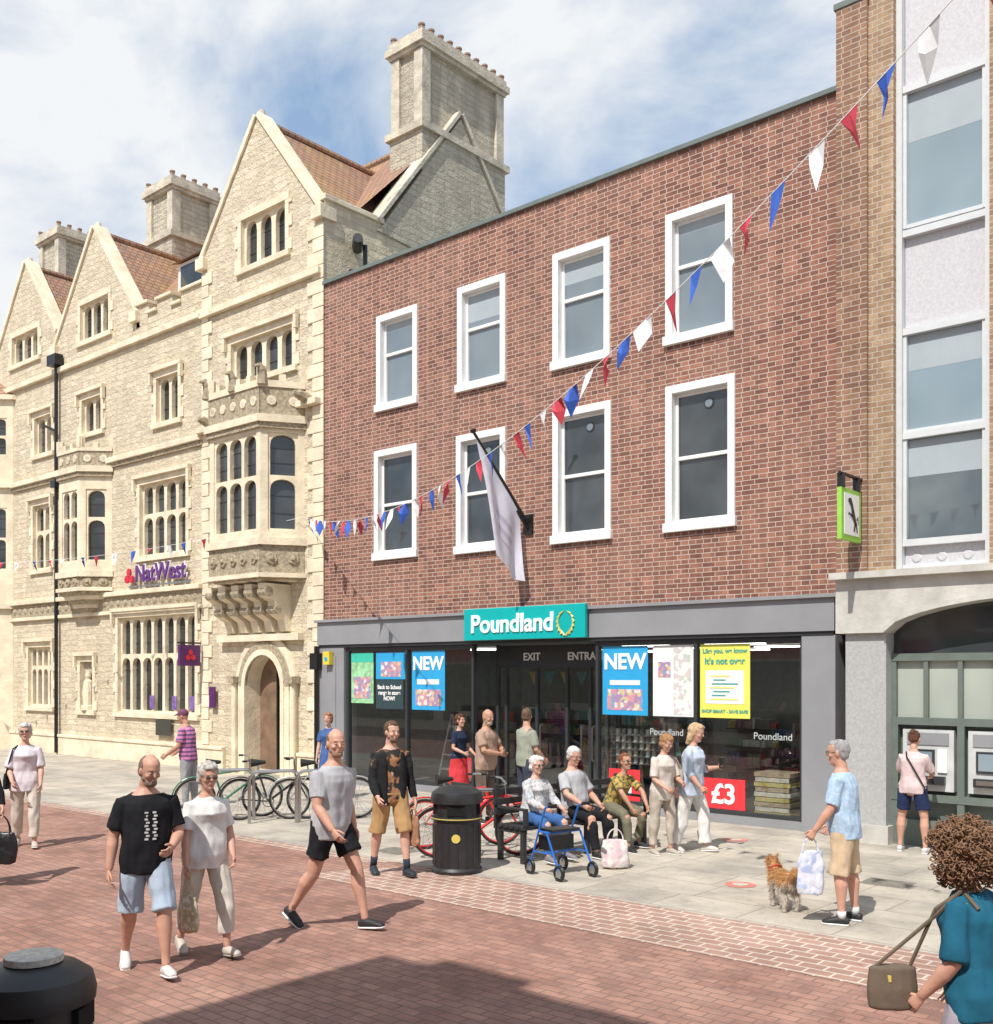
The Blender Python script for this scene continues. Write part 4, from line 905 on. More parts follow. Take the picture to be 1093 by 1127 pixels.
    if bottom:
        f=bmesh.new(); kd=bottom['kind']; lo=bottom.get('loose',.012)
        if kd=='skirt':
            kx=(legs['L'][1]+legs['Rg'][1])/2
            tube(f,[pel+up*.1,pel,pel.lerp(kx,.5),pel.lerp(kx,bottom.get('len',1.0))],[(.135,.10),(.185,.125),(.20,.15),(.22,.19)],hs,n=20,capf=.03)
        else:
            tube(f,[pel+up*.10,pel+up*.0,pel-up*.08],[(.140*b+lo*.5,.095*b+lo*.5+belly*.3),(.162*b+lo,.108*b+lo),(.15*b+lo,.10*b+lo)],hs,n=20,capf=.3)
            ln=bottom.get('len',1.0)
            for k in ('L','Rg'):
                hip,knee,ank,fd,fn,sv=legs[k]
                pts=[hip+V((0,0,.03)),hip.lerp(knee,.3)]; rd=[.090*lb_+lo,.084*lb_+lo*1.1]
                if ln<=1.06: pts+=[hip.lerp(knee,ln*.8),hip.lerp(knee,ln)]; rd+= [.074*lb_+lo*1.4,.074*lb_+lo*1.6]
                else:
                    wd=bottom.get('wide',0); e=(ln-1); pts+=[knee.lerp(hip,.1),knee.lerp(ank,.25*e),knee.lerp(ank,.6*e),knee.lerp(ank,e)]; rd+= [.062*lb_+lo+wd*.3,.060*lb_+lo+wd*.5,.050+lo+wd*.8,.046+lo+wd]
                tube(f,pts,rd,capf=.04)
        parts.append((f,'lower_garment',bottom['m'],.0095,3,.016,8))
    f=bmesh.new(); f2=bmesh.new(); f3=bmesh.new()
    for k in ('L','Rg'):
        hip,knee,ank,fd,fn,sv=legs[k]; sx=fd.cross(fn)
        tube(f,[ank-fd*.055-fn*.045,ank-fn*.035,ank+fd*.07-fn*.042,ank+fd*.13-fn*.052,ank+fd*.175-fn*.062],[(.034,.038),(.040,.048),(.042,.036),(.045,.028),(.034,.019)],sx,n=12)
        tube(f2,[ank-fd*.06-fn*.077,ank+fd*.02-fn*.077,ank+fd*.11-fn*.077,ank+fd*.18-fn*.075],[(.037,.011),(.040,.011),(.047,.011),(.036,.010)],sx,n=12)
        if socks: tube(f3,[ank-fn*.02,ank.lerp(knee,socks[1])],[.038,.042],capf=.05)
    parts.append((f,'shoes',M('shoe_%02d_%02d'%(int(shoes[0]*99),int(shoes[2]*99)),shoes,.6,var=.1,bump=.2),.008,1,0,0)); parts.append((f2,'soles',M('sole_%02d'%int(sole[0]*99),sole,.7,var=.05),0,0,0,0))
    if socks: parts.append((f3,'socks',cloth('sock_%02d'%int(socks[0][0]*99),socks[0]),0,0,0,0))
    else: f3.free()
    for (bm_,nm,mt,vx,sm,dp,ds) in parts:
        bm_.transform(TR)
        bake(bm_,nm,mt,root,vx,sm,dp,ds)
    return {'root':root,'TR':TR,'L':TR@arms['LA'][5],'R':TR@arms['RA'][5],'Ls':TR@arms['LA'][0],'Rs':TR@arms['RA'][0],'hc':TR@hc,'pel':TR@pel,'fwd':(TR.to_3x3()@V((1,0,0))).normalized(),'lft':(TR.to_3x3()@V((0,1,0))).normalized()}
def bag(root,hand,w_,h_,d_,m,drop=.16,dirv=(1,0,0),name='bag',round_=False,hm=None):
    hm=hm or m; b=bmesh.new(); dv=Vector(dirv).normalized(); nv=Vector((-dv.y,dv.x,0)); c=Vector(hand)-Vector((0,0,drop)); 
    tube(b,[c-Vector((0,0,h_)),c-Vector((0,0,h_*.85)),c-Vector((0,0,h_*.3)),c],[(w_*.46,d_*.5),(w_*.5,d_*.55),(w_*.48,d_*.42),(w_*.42,d_*.16)],dv,n=14,capf=.1)
    o=bake(b,name,m,root,.012,1,.014,12)
    w=MB()
    for sg_ in (-1,1):
        pts=[]
        for i in range(9):
            t=math.pi*i/8; pts.append(c+dv*math.cos(t)*w_*.28+nv*sg_*d_*.12*(1-math.sin(t))+Vector((0,0,math.sin(t)*(drop+.01)-.01)))
        w.path(pts,.007,hm,6)
    w.obj(name+'_handles',root)
def strapbag(pp,side,sz,m,name='shoulder_bag',low=.0):
    sh=pp['Ls'] if side>0 else pp['Rs']; l=pp['lft']*side; c=pp['pel']+l*.23+Vector((0,0,.10+low)); b=bmesh.new()
    tube(b,[c-Vector((0,0,sz[1])),c-Vector((0,0,sz[1]*.5)),c],[(sz[0]*.5,sz[2]*.5),(sz[0]*.52,sz[2]*.55),(sz[0]*.46,sz[2]*.35)],pp['fwd'],n=14,capf=.2); bake(b,name,m,pp['root'],.010,1,.003,12)
    w=MB(); w.path([c+pp['fwd']*sz[0]*.4,sh+pp['fwd']*.08+Vector((0,0,.02)),sh-l*.05+Vector((0,0,.06)),sh-pp['fwd']*.08+Vector((0,0,.0)),c-pp['fwd']*sz[0]*.4],.010,m,6); w.obj(name+'_strap',pp['root'])
K=cloth
denim=K('light_denim',(.40,.48,.58)); wht=K('white_cotton',(.70,.68,.66)); blk=K('black_cotton',(.015,.015,.018)); crm=K('cream_trousers',(.60,.55,.48)); gry=K('grey_marl',(.42,.42,.44)); tan=K('tan_cotton',(.42,.26,.12)); beige=K('beige_cotton',(.56,.43,.29))
p=person('man_in_black_tshirt',-7.33,-10.19,1.69,-22,skin=1,hair=('crop',(.26,.17,.13)),top=dict(m=blk,loose=.010,sleeve=.78,hem=-.12),bottom=dict(kind='shorts',m=denim,len=1.0,loose=.012),shoes=(.62,.60,.58),beard=(.24,.18,.14),b=1.12,belly=.03,
  pose=dict(lean=3,L=(22,6,3,8),Rg=(-10,-30,3,-22),LA=(5,14,72,-22),RA=(-4,14,10,8),hy=18,hp=16))
w=MB(); fw_=p['fwd']
for i in range(9):
    for j in range(2): 
        q=p['TR']@Vector((.162,.04-.06*j+.01*(i%2),.15+i*.026)); w.hexa([q+fw_*a+p['lft']*b_*.013+Vector((0,0,c_*.007)) for c_ in (-1,1) for a,b_ in ((-.03,-1),(.0,-1),(.0,1),(-.03,1))],M('shirt_print_white',(.6,.6,.6),.8,var=.3,ns=40))
w.obj('shirt_print',p['root'])
floral=K('floral_canvas',(.42,.35,.22),spots=(.6,.55,.46),sc=22)
p=person('woman_in_white_top',-7.42,-9.6,1.58,-10,fem=True,skin=1,hair=('bob',(.50,.47,.43)),top=dict(m=wht,loose=.012,sleeve=.8,hem=-.13,flare=.012),bottom=dict(kind='trousers',m=crm,len=1.72,loose=.010,wide=.012),shoes=(.5,.45,.4),sole=(.3,.28,.25),b=1.10,belly=.03,glasses=True,
  pose=dict(lean=3,L=(20,4,3,8),Rg=(-10,-28,3,-20),LA=(0,14,38,-8),RA=(4,10,14,6),hy=-5,hp=8))
bag(p['root'],p['R'],.30,.28,.12,floral,.16,p['fwd'],name='floral_handbag',hm=beige)
p=person('man_in_grey_tshirt',-7.35,-8.33,1.82,10,skin=1,hair=('crop',(.20,.14,.09)),top=dict(m=gry,loose=.010,sleeve=.75,hem=-.12),bottom=dict(kind='shorts',m=blk,len=.64,loose=.018),shoes=(.02,.02,.022),sole=(.75,.75,.75),beard=(.34,.20,.13),b=1.13,belly=.02,
  pose=dict(lean=4,twist=-8,L=(26,12,3,6),Rg=(-14,-36,3,-28),LA=(-18,14,6,12),RA=(12,14,42,0),hy=-30,hp=2))
p=person('man_in_black_jacket',-8.77,-6.26,1.75,-24,skin=0,hair=('short',(.12,.07,.04)),top=dict(m=K('printed_black_tee',(.03,.03,.03),spots=(.36,.18,.09),sc=7),loose=.004,sleeve=.6,hem=-.10,jacket=K('black_leather',(.018,.018,.02))),bottom=dict(kind='shorts',m=tan,len=1.02,loose=.016),shoes=(.02,.03,.04),sole=(.05,.05,.05),socks=((.03,.04,.06),.25),beard=(.18,.11,.08),b=1.04,
  pose=dict(lean=0,L=(14,4,6,4),Rg=(-8,-16,6,-8),LA=(0,12,14,8),RA=(6,10,40,-2),hy=12,hp=4,curl=60))
bag(p['root'],p['L'],.28,.34,.12,K('paper_bag',(.30,.16,.10),spots=(.55,.3,.2),sc=7),.10,p['fwd'],name='shopping_bag')
p=person('woman_in_pale_blouse',-13.87,-8.11,1.64,-30,fem=True,hair=('bob',(.6,.58,.55)),top=dict(m=K('pale_pink_blouse',(.66,.60,.64)),loose=.016,sleeve=.9,hem=-.14,flare=.015),bottom=dict(kind='trousers',m=crm,len=1.85,loose=.012,wide=.012),shoes=(.5,.45,.4),glasses=True,b=1.05,
  pose=dict(L=(14,2,3,5),Rg=(-10,-20,3,-12),LA=(10,12,30,0),RA=(6,12,48,-14)))
strapbag(p,-1,(.24,.2,.08),blk,'handbag')
p=person('woman_in_dark_coat',-11.72,-9.64,1.66,-20,fem=True,hair=('bob',(.12,.08,.06)),top=dict(m=blk,sleeve=1.9,hem=-.3,loose=.01,flare=.03),bottom=dict(kind='trousers',m=blk,len=1.95),pose=dict(LA=(12,16,26,8),L=(12,2,3,4),Rg=(-8,-18,3,-12)))
bag(p['root'],p['L'],.36,.34,.14,M('black_leather_bag',(.015,.015,.018),.3,bump=.1),.18,(.755,.656,0),name='black_handbag')
person('man_in_striped_polo',-15.7,-4.46,1.70,215,skin=2,hair=('cap',(.18,.06,.12)),top=dict(m=K('striped_polo',(.62,.22,.42),stripe=(.16,.10,.22),sc=14),sleeve=.75,loose=.010),bottom=dict(kind='trousers',m=K('grey_shorts',(.3,.3,.32)),len=1.9),b=1.1,belly=.04,pose=dict(lean=6,LA=(10,14,55,0),RA=(10,14,60,0),hp=15))
person('woman_in_blue_dress',-14.9,-2.05,1.58,-60,fem=True,hair=('bob',(.35,.16,.08)),top=dict(m=K('blue_dress',(.06,.12,.3)),sleeve=.7),bottom=dict(kind='skirt',m=K('blue_dress',(.06,.12,.3))))
person('woman_in_navy_top_and_red_skirt',-12.62,-1.0,1.58,0,fem=True,skin=1,hair=('bob',(.10,.04,.02)),top=dict(m=K('navy_top',(.02,.03,.06)),sleeve=.7,loose=.01),bottom=dict(kind='skirt',m=K('red_skirt',(.6,.05,.06)),len=1.2),pose=dict(LA=(8,12,60,-10),RA=(8,12,70,-10)))
person('bearded_man_with_folded_arms',-10.75,-2.4,1.74,12,skin=2,hair=('bald',(.4,.3,.25)),top=dict(m=K('taupe_tshirt',(.38,.26,.20)),sleeve=.7,loose=.010),bottom=dict(kind='trousers',m=K('brown_trousers',(.14,.10,.08)),len=1.95),beard=(.42,.37,.33),b=1.15,belly=.05,
  pose=dict(LA=(28,14,82,-52),RA=(24,14,74,-50),hy=-15,hp=5,curl=20))
person('man_in_olive_tshirt',-10.58,-1.62,1.74,75,skin=1,hair=('short',(.16,.10,.07)),top=dict(m=K('olive_tshirt',(.30,.32,.26)),sleeve=.75,loose=.010),bottom=dict(kind='trousers',m=K('dark_jeans',(.05,.06,.09)),len=1.95),b=1.05,belly=.03,pose=dict(LA=(10,12,60,-20),RA=(5,12,50,-10),hy=40))
jean=K('blue_jeans',(.05,.13,.32))
person('seated_woman_in_pale_cardigan',-8.20,-4.36,1.58,-8,fem=True,hair=('bob',(.70,.68,.65)),top=dict(m=K('patterned_cardigan',(.58,.56,.56),spots=(.34,.38,.42),sc=30),sleeve=1.7,loose=.016),bottom=dict(kind='trousers',m=jean,len=1.9),shoes=(.2,.18,.2),seat=.55,b=1.15,belly=.04,glasses=True,
  pose=dict(lean=4,L=(82,4,8,0),Rg=(80,8,8,0),LA=(30,14,65,-8),RA=(34,14,72,-10),hy=-8,hp=6))
person('seated_man_in_grey_shirt',-8.10,-3.65,1.74,-4,hair=('short',(.64,.62,.60)),skin=1,top=dict(m=K('grey_shirt',(.42,.42,.44)),sleeve=.8,loose=.014),bottom=dict(kind='trousers',m=blk,len=1.95),seat=.56,b=1.1,belly=.05,glasses='clear',
  pose=dict(lean=-4,L=(80,-2,10,0),Rg=(82,14,10,0),LA=(20,16,60,-15),RA=(35,22,60,-15),hy=-10,hp=12))
person('seated_woman_in_patterned_top',-7.98,-2.94,1.60,-10,fem=True,skin=2,hair=('short',(.20,.07,.03)),top=dict(m=K('ochre_pattern',(.48,.32,.08),spots=(.12,.13,.08),sc=26),sleeve=.75,loose=.012),bottom=dict(kind='trousers',m=K('olive_trousers',(.17,.16,.11)),len=1.85),seat=.55,b=1.05,glasses=True,
  pose=dict(lean=24,L=(78,-14,8,0),Rg=(76,6,8,0),LA=(50,10,40,-16),RA=(48,10,30,-16),hy=-5,hp=-5))
bn=empty('park_bench'); w=MB(); bd_=Vector((.139,.990,0)); fd_=Vector((.990,-.139,0)); bc=Vector((-8.10,-3.62,0)); bkm=M('bench_dark',(.03,.03,.032),.5)
def obx(c,hx,hy_,z0,z1,m):
    w.hexa([Vector((c.x,c.y,0))+bd_*a*hx+fd_*b_*hy_+Vector((0,0,z)) for z in (z0,z1) for a,b_ in ((-1,-1),(1,-1),(1,1),(-1,1))],m)
for i in range(5): obx(bc+fd_*(-.18+i*.10),1.15,.04,.41,.45,bkm)
for i in range(3):
    obx(bc-fd_*(.27+.02*i),1.15,.015,.55+i*.12,.63+i*.12,bkm)
for e in (-1.1,0,1.1):
    c=bc+bd_*e; obx(c+fd_*.2,.03,.03,0,.41,bkm); obx(c-fd_*.22,.03,.03,0,.41,bkm); obx(c,.028,.24,.36,.405,bkm); obx(c-fd_*.305,.028,.02,.38,.93,bkm)
    if e: obx(c+fd_*.0,.03,.26,.64,.67,bkm); obx(c+fd_*.24,.028,.025,.45,.64,bkm)
w.obj('bench_frame',bn,bevel=.006)
p=person('woman_in_cream_blouse',-7.15,-3.05,1.54,-18,fem=True,skin=1,hair=('bob',(.38,.20,.10)),top=dict(m=K('cream_blouse',(.60,.54,.49)),sleeve=.9,loose=.012,hem=-.14),bottom=dict(kind='trousers',m=K('stone_trousers',(.48,.42,.35)),len=1.85,loose=.010),shoes=(.4,.35,.3),b=1.04,
  pose=dict(lean=4,L=(6,-2,3,0),LA=(10,12,75,-20),RA=(8,12,60,-12),hp=22))
strapbag(p,1,(.26,.2,.09),K('taupe_bag',(.4,.33,.28)),'handbag',low=.15)
p=person('woman_in_white_trousers',-6.98,-2.62,1.65,8,fem=True,skin=1,hair=('long',(.56,.40,.23)),top=dict(m=K('pale_blue_blouse',(.48,.55,.67)),sleeve=1.35,loose=.018,hem=-.16,flare=.02),bottom=dict(kind='trousers',m=wht,len=1.92,loose=.012,wide=.040),shoes=(.6,.55,.5),b=1.12,
  pose=dict(lean=3,L=(16,4,3,4),Rg=(-10,-18,3,-12),LA=(10,14,100,-12),RA=(6,12,40,0),hp=14,curl=60))
w=MB(); c=p['L']; w.box(c.x-.02,c.x+.02,c.y-.035,c.y+.035,c.z-.02,c.z+.12,black); w.obj('mobile_phone',p['root'])
p=person('man_in_blue_checked_shirt',-3.91,-5.08,1.68,190,skin=1,hair=('short',(.34,.34,.34)),top=dict(m=K('pale_blue_shirt',(.36,.50,.66),spots=(.46,.58,.70),sc=40),sleeve=.85,loose=.014,hem=-.13),bottom=dict(kind='shorts',m=beige,len=1.05,loose=.015),shoes=(.015,.015,.017),sole=(.75,.75,.75),socks=((.65,.65,.65),.12),glasses='clear',b=1.08,belly=.04,
  pose=dict(lean=4,L=(4,-4,4,0),Rg=(-3,-6,4,0),LA=(12,10,34,4),RA=(4,12,34,0),hp=4,hy=8,curl=70))
bag(p['root'],p['L'],.26,.40,.08,K('carrier_bag',(.62,.64,.72),spots=(.38,.46,.66),sc=10),.12,(.755,.656,0),name='carrier_bag')
p=person('woman_at_cash_machine',-4.80,-.78,1.57,92,fem=True,skin=1,hair=('bun',(.12,.05,.03)),top=dict(m=K('pink_top',(.62,.48,.48)),sleeve=.9,loose=.011,hem=-.1),bottom=dict(kind='shorts',m=K('navy_shorts',(.02,.03,.08)),len=.72,loose=.014),shoes=(.6,.6,.6),b=1.10,
  pose=dict(lean=4,L=(2,-3,8,0),Rg=(2,-3,8,0),LA=(30,14,75,-16),RA=(30,14,75,-16),hp=12))
w=MB(); TR_=p['TR']; w.path([TR_@Vector(q) for q in ((-.03,.08,.50),(-.115,.05,.44),(-.135,-.04,.30),(-.125,-.13,.14),(-.10,-.20,.0))],.010,black,6); w.obj('bag_strap',p['root'])
teald=K('teal_top',(.015,.11,.18))
p=person('woman_with_curly_hair',-1.47,-9.44,1.585,176,fem=True,skin=1,hair=('curly',(.30,.17,.10)),top=dict(m=teald,sleeve=.95,loose=.012,hem=-.12),bottom=dict(kind='trousers',m=K('grey_lilac_trousers',(.42,.40,.46)),len=1.9,loose=.012),shoes=(.1,.1,.1),b=1.15,belly=.02,
  pose=dict(lean=6,L=(14,4,3,4),Rg=(-10,-20,3,-12),LA=(0,12,40,-2),RA=(6,14,30,4),hp=6))
olv=K('olive_bag',(.15,.115,.085)); b=bmesh.new(); c=Vector((-1.80,-9.62,.94)); tube(b,[c-Vector((0,0,.19)),c-Vector((0,0,.1)),c],[(.115,.045),(.12,.05),(.11,.04)],Vector((.755,.656,0)),n=14,capf=.3); bake(b,'shoulder_bag',olv,p['root'],.009,1,.003,12)
w=MB(); dv=Vector((.755,.656,0)); w.path([c+dv*.08,p['Ls']+p['fwd']*.10-Vector((0,0,.02)),p['Ls']-p['lft']*.05+Vector((0,0,.070)),p['Ls']-p['fwd']*.08-p['lft']*.03],.010,olv,6); w.path([c-dv*.08,p['Ls']+p['fwd']*.11-Vector((0,0,.06)),p['Ls']-p['lft']*.03+Vector((0,0,.07))],.010,olv,6); w.box(c.x-.015,c.x+.015,c.y-.055,c.y-.05,c.z-.06,c.z-.03,gold); w.obj('bag_strap',p['root'])
# ------------------------------------------------------------------ dog
def dog(x,y,head):
    root=empty('dog'); V=Vector; b=bmesh.new()
    tube(b,[V((-.24,0,.36)),V((-.14,0,.365)),V((.0,0,.35)),V((.13,0,.345)),V((.22,0,.38))],[(.085,.09),(.095,.10),(.10,.105),(.115,.13),(.08,.09)],V((0,1,0)),n=16)
    tube(b,[V((.17,0,.38)),V((.25,0,.45)),V((.29,0,.51))],[.085,.075,.06]) 
    ell(b,(.32,0,.53),(.075,.065,.06)); tube(b,[V((.36,0,.52)),V((.43,0,.505))],[(.035,.032),(.022,.02)],V((0,1,0)))
    for sd in (1,-1):
        tube(b,[V((.30,sd*.04,.575)),V((.285,sd*.055,.63))],[(.028,.014),(.010,.008)],V((0,1,0)))
        tube(b,[V((.15,sd*.07,.34)),V((.14,sd*.075,.22)),V((.155,sd*.075,.12)),V((.15,sd*.075,.03))],[.055,.035,.026,.022]); tube(b,[V((.14,sd*.075,.02)),V((.19,sd*.075,.02))],[(.026,.02),(.024,.016)],V((0,1,0)))
        tube(b,[V((-.18,sd*.065,.36)),V((-.13,sd*.08,.25)),V((-.22,sd*.08,.14)),V((-.205,sd*.08,.03))],[.08,.055,.028,.022]); tube(b,[V((-.215,sd*.08,.02)),V((-.16,sd*.08,.02))],[(.026,.02),(.024,.016)],V((0,1,0)))
    tube(b,[V((-.23,0,.40)),V((-.31,0,.46)),V((-.36,0,.50)),V((-.36,0,.56))],[.03,.05,.05,.02])
    m,nt,p=base('dog_fur'); tc=nd(nt,'ShaderNodeTexCoord'); n=nz(nt,tc.outputs['Object'],5,3); sp=nd(nt,'ShaderNodeSeparateXYZ'); nt.links.new(tc.outputs['Object'],sp.inputs[0])
    a=addm(nt,n,sp.outputs[2],.45); c=mixc(nt,ramp(nt,a,.44,.54),(.66,.60,.52),(.54,.29,.12)); nt.links.new(c,p.inputs['Base Color']); p.inputs['Roughness'].default_value=.95
    bumpn(nt,p,nz(nt,tc.outputs['Object'],60,4),.8,.02)
    T=Matrix.Translation((x,y,0))@Matrix.Rotation(R(head),4,'Z')@Matrix.Scale(.80,4); b.transform(T)
    o=bake(b,'body',m,root,.009,2,.010,26)
    rr=random.Random(9); w=MB(); vs=o.data.vertices; 
    for i in range(9000):
        v=vs[rr.randrange(len(vs))]; 
        if v.co.z<.05: continue
        nn=(v.normal+V((rr.uniform(-.5,.5),rr.uniform(-.5,.5),-.7-rr.random()*.4))).normalized(); l=rr.uniform(.02,.045); t=nn.cross(V((rr.random(),rr.random(),rr.random()))).normalized()*.002
        w.poly([v.co-t,v.co+t,v.co+nn*l+v.normal*.008],m)
    w.obj('fur',root)
    b=bmesh.new(); ell(b,(.445,0,.51),(.013,.013,.011)); 
    for sd in (1,-1): ell(b,(.375,sd*.035,.548),(.009,.009,.009))
    b.transform(T); bake(b,'nose_and_eyes',black,root)
    w=MB(); w.ring(T@V((.235,0,.44)),(T.to_3x3()@V((.7,0,.6))),.066,.008,M('red_collar',(.5,.02,.02),.5)); w.obj('collar',root)
dog(-4.60,-4.92,140)
# ------------------------------------------------------------------ street furniture
def litter_bin(x,y,sc,h,name='litter_bin'):
    r=empty(name); w=MB(); bl=M('bin_plastic',(.022,.022,.024),.45,var=.35,ns=5,bump=.15,bd=.004)
    w.lathe((x,y,0),[(.001,0),(.30*sc,0),(.31*sc,.04),(.285*sc,.07),(.285*sc,h*.60),(.31*sc,h*.62),(.31*sc,h*.65),(.27*sc,h*.66),(.27*sc,h*.80),(.315*sc,h*.81),(.32*sc,h*.86),(.30*sc,h*.93),(.22*sc,h*.98),(.12*sc,h),(.001,h)],bl,48)
    w.lathe((x,y,0),[(.3105*sc,h*.63),(.313*sc,h*.633),(.313*sc,h*.638),(.3105*sc,h*.641)],gold,48)
    for i in range(16):
        t=2*math.pi*i/16; w.cyl((x+.283*sc*math.cos(t),y+.283*sc*math.sin(t),.09),(x+.283*sc*math.cos(t),y+.283*sc*math.sin(t),h*.56),.012,.012,bl,6)
    for i in range(4):
        t=2*math.pi*i/4-.85; e=Vector((math.cos(t),math.sin(t),0)); f=Vector((-e.y,e.x,0)); c=Vector((x,y,0))+e*.262*sc
        w.hexa([c+f*a*.11*sc+e*b_*.02+Vector((0,0,z)) for z in (h*.68,h*.79) for a,b_ in ((-1,-1),(1,-1),(1,1),(-1,1))],M('bin_opening',(.002,.002,.002),.9))
    return r,w
r,w=litter_bin(-8.35,-5.60,.96,1.0); e=Vector((.656,-.755,0)); c=Vector((-8.35,-5.60,.42))+e*.28
w.cyl(c-e*.005,c+e*.006,.05,.05,gold,20); w.obj('bin_body',r,autosmooth=True)
r,w=litter_bin(-4.80,-12.25,.86,.97); w.lathe((-4.80,-12.25,.97),[(.13,0),(.13,.03),(.11,.035),(.001,.035)],M('stub_plate',(.5,.48,.44),.5,var=.3,ns=30),24); w.obj('bin_body',r,autosmooth=True)
def bike(x,y,head,m,lean=6,name='bicycle',wheel=.33,rim=None):
    r=empty(name); w=MB(); V=Vector; T=Matrix.Translation((x,y,0))@Matrix.Rotation(R(head),4,'Z')@Matrix.Rotation(R(lean),4,'X')
    ty=M('tyre_rubber',(.02,.02,.02),.8); rim=rim or steel
    def q(*a): return T@V(a)
    ax=T.to_3x3()@V((0,1,0)); rw,fwh=q(-.52,0,wheel),q(.53,0,wheel)
    for c in (rw,fwh):
        w.ring(c,ax,wheel-.018,.018,ty,32); w.ring(c,ax,wheel-.04,.010,rim,32); w.cyl(c-ax*.04,c+ax*.04,.02,.02,steel)
        a=ax.orthogonal().normalized(); b2=ax.cross(a)
        for i in range(18):
            t=2*math.pi*i/18; w.cyl(c+ax*.02*(1 if i%2 else -1),c+(a*math.cos(t)+b2*math.sin(t))*(wheel-.045),.0022,.0022,steel,4)
    bb=q(-.08,0,.29); se=q(-.22,0,.72); hdt=q(.33,0,.78); hdb=q(.37,0,.62)
    for a,b2,rr in ((bb,se,.017),(se,hdt,.017),(bb,hdb,.02),(hdb,hdt,.02),(rw,bb,.011),(rw,se,.010),(hdb,fwh,.013),(se,q(-.25,0,.88),.014),(hdt,q(.32,0,.93),.014)): w.cyl(a,b2,rr,rr,m if rr!=.014 else steel,8)
    w.path([q(.25,.30,.96),q(.30,.2,.97),q(.33,0,.94),q(.30,-.2,.97),q(.25,-.30,.96)],.013,steel,8); 
    for sd in (1,-1): w.cyl(q(.25,sd*.30,.96),q(.18,sd*.31,.96),.017,.017,ty,8)
    w.cyl(q(-.35,0,.90),q(-.12,0,.91),.07,.025,ty,10); w.ring(bb,ax,.085,.008,steel,20); w.cyl(bb-ax*.09,bb+ax*.09,.012,.012,steel,6)
    w.cyl(bb+ax*.09,q(-.0,.09,.14),.01,.01,steel,6); w.cyl(bb-ax*.09,q(-.16,-.09,.44),.01,.01,steel,6)
    for c,(u0,u1) in ((rw,(40,190)),(fwh,(20,150))):
        pts=[c+(T.to_3x3()@V((math.cos(R(u)),0,math.sin(R(u)))))*(wheel+.02) for u in range(u0,u1,14)]; w.path(pts,.012,m,5)
    w.obj('bicycle_frame',r,autosmooth=True); return r
bk=M('bike_black',(.03,.03,.035),.35); rd=M('bike_red',(.65,.03,.03),.35); gn=M('bike_green',(.05,.2,.12),.35)
bike(-14.2,-4.7,60,gn,5); bike(-13.5,-4.35,50,bk,-6); bike(-13.0,-3.75,48,M('bike_grey',(.4,.4,.42),.35),5); bike(-8.80,-4.72,50,rd,5,rim=rd); bike(-9.45,-4.3,60,rd,-5,rim=rd)
def rack(x,y,head):
    r=empty('cycle_stand'); w=MB(); pts=[]
    T=Matrix.Translation((x,y,0))@Matrix.Rotation(R(head),4,'Z')
    for a in [(-.38,0)]+[( -.38+.14-.14*math.cos(R(u)),.66+.14*math.sin(R(u))) for u in range(0,91,15)]+[(.38-.14+.14*math.sin(R(u)),.66+.14*math.cos(R(u))) for u in range(0,91,15)]+[(.38,0)]: pts.append(T@Vector((a[0],0,a[1])))
    w.path(pts,.026,steel,10); w.obj('hoop',r,autosmooth=True)
rack(-13.9,-4.9,55); rack(-13.2,-4.55,55); rack(-12.75,-4.0,55); rack(-9.1,-4.52,55)
r=empty('rollator_walker'); w=MB(); bl=M('rollator_blue',(.02,.14,.52),.3,bump=0); T=Matrix.Translation((-7.28,-5.0,0))@Matrix.Rotation(R(165),4,'Z')@Matrix.Scale(.92,4); q=lambda *a: T@Vector(a); axr=T.to_3x3()@Vector((0,1,0))
for sd in (1,-1):
    y_=sd*.26; w.path([q(.30,y_,.10),q(.12,y_,.55),q(-.02,y_,.86),q(-.20,y_,.90)],.012,bl); w.path([q(-.30,y_,.10),q(-.05,y_,.55),q(.12,y_,.56)],.012,bl); w.path([q(-.2,y_,.3),q(.2,y_,.3)],.009,bl); w.cyl(q(-.1,y_,.885),q(-.24,y_,.91),.02,.02,black)
    for xx in (.30,-.30): w.ring(q(xx,y_,.095),axr,.075,.02,black,20); w.cyl(q(xx,y_-.012,.095),q(xx,y_+.012,.095),.05,.05,steel,14); w.cyl(q(xx,y_,.1),q(xx,y_,.2),.013,.013,bl)
w.path([q(.12,-.26,.56),q(.12,.26,.56)],.012,bl); w.path([q(-.05,-.26,.55),q(-.05,.26,.55)],.012,bl); w.path([q(0,-.26,.3),q(0,.26,.3)],.01,bl)
w.hexa([q(a,b_,z) for z in (.565,.59) for a,b_ in ((-.1,-.22),(.17,-.22),(.17,.22),(-.1,.22))],black); w.hexa([q(a,b_,z) for z in (.32,.5) for a,b_ in ((.0,-.2),(.2,-.2),(.2,.2),(.0,.2))],black)
w.obj('rollator_frame',r,autosmooth=True)
sb=empty('carrier_bag'); bag(sb,(-7.05,-4.25,.47),.34,.32,.16,K('pink_carrier',(.62,.48,.50),spots=(.66,.64,.6),sc=9),.13,(.755,.656,0),name='bag_body')
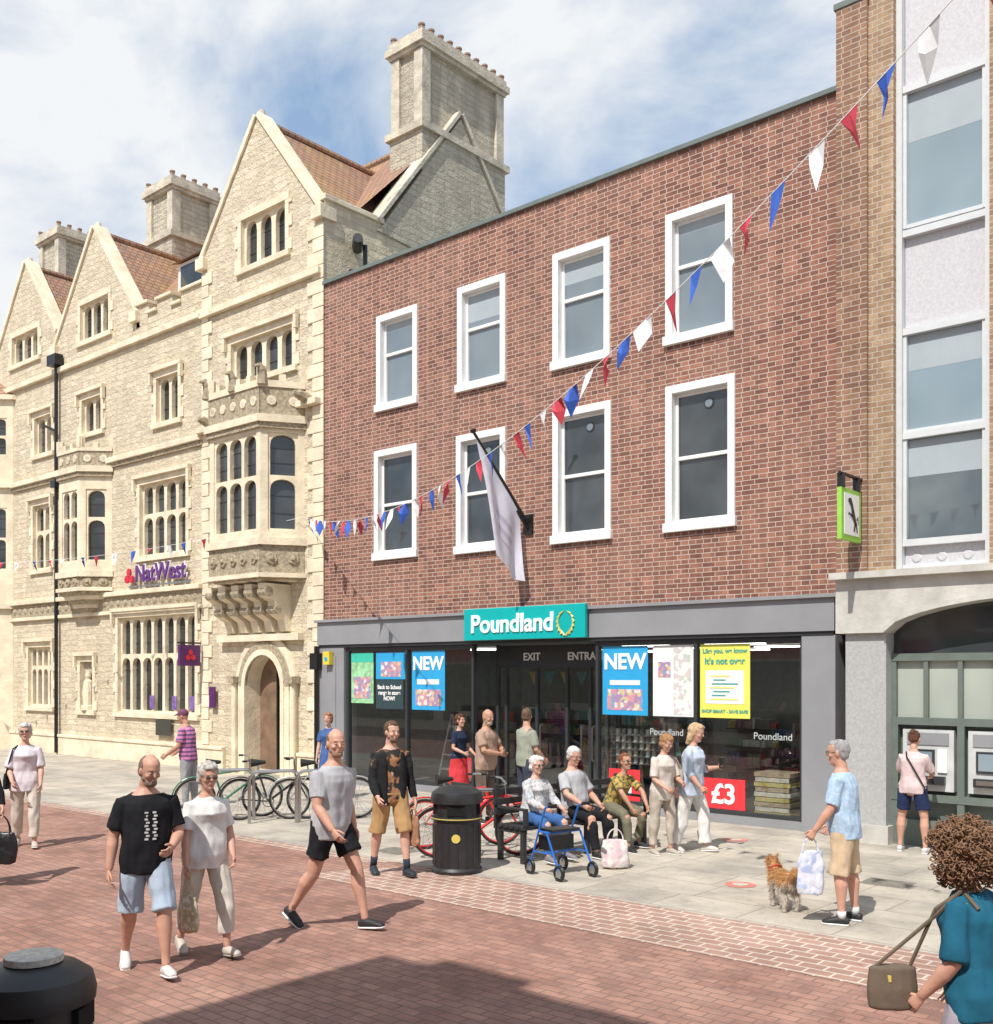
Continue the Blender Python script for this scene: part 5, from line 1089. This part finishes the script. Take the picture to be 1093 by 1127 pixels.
# ------------------------------------------------------------------ sky, sun, camera
sd_=Vector((.20,-.98,0)).normalized(); elev=R(53)
W_=bpy.data.worlds.new('World'); scene.world=W_; W_.use_nodes=True; nt=W_.node_tree; nt.nodes.clear()
o=nd(nt,'ShaderNodeOutputWorld'); bg=nd(nt,'ShaderNodeBackground'); sk=nd(nt,'ShaderNodeTexSky',sky_type='NISHITA'); sk.sun_disc=False; sk.sun_elevation=elev; sk.sun_rotation=math.atan2(sd_.x,sd_.y); sk.air_density=1.0; sk.dust_density=.8
tc=nd(nt,'ShaderNodeTexCoord'); mp=nd(nt,'ShaderNodeMapping'); mp.inputs['Scale'].default_value=(1,1,2.0); mp.inputs['Rotation'].default_value=(.2,.3,.6); nt.links.new(tc.outputs['Generated'],mp.inputs[0])
n=nd(nt,'ShaderNodeTexNoise'); n.inputs['Scale'].default_value=2.6; n.inputs['Detail'].default_value=9; n.inputs['Roughness'].default_value=.56; n.inputs['Distortion'].default_value=.5; nt.links.new(mp.outputs[0],n.inputs['Vector'])
fac=ramp(nt,n.outputs[0],.40,.60,(0,0,0),(1,1,1))
clear=mixc(nt,.50,sk.outputs[0],(3.4,4.9,6.9))
cl=mixc(nt,fac,clear,(6.7,6.85,7.0))
nt.links.new(cl,bg.inputs[0]); bg.inputs[1].default_value=.135; nt.links.new(bg.outputs[0],o.inputs[0])
sl=bpy.data.lights.new('sun','SUN'); sl.energy=5.0; sl.angle=R(.5); sl.color=(1,.955,.885); so=bpy.data.objects.new('sun',sl); COL.objects.link(so)
dirv=Vector((sd_.x*math.cos(elev),sd_.y*math.cos(elev),math.sin(elev))); so.rotation_euler=dirv.to_track_quat('Z','Y').to_euler()
cam=bpy.data.cameras.new('camera'); cam.sensor_fit='AUTO'; cam.sensor_width=36; cam.lens=1150/1127*36; cam.shift_y=178.5/1127; cam.clip_end=3000; cam.clip_start=.05
co_=bpy.data.objects.new('camera',cam); co_.location=(0,-14.5,2.3); co_.rotation_euler=(R(90),0,R(41)); COL.objects.link(co_); scene.camera=co_
scene.view_settings.view_transform='Standard'; scene.view_settings.look='None'; scene.view_settings.exposure=0
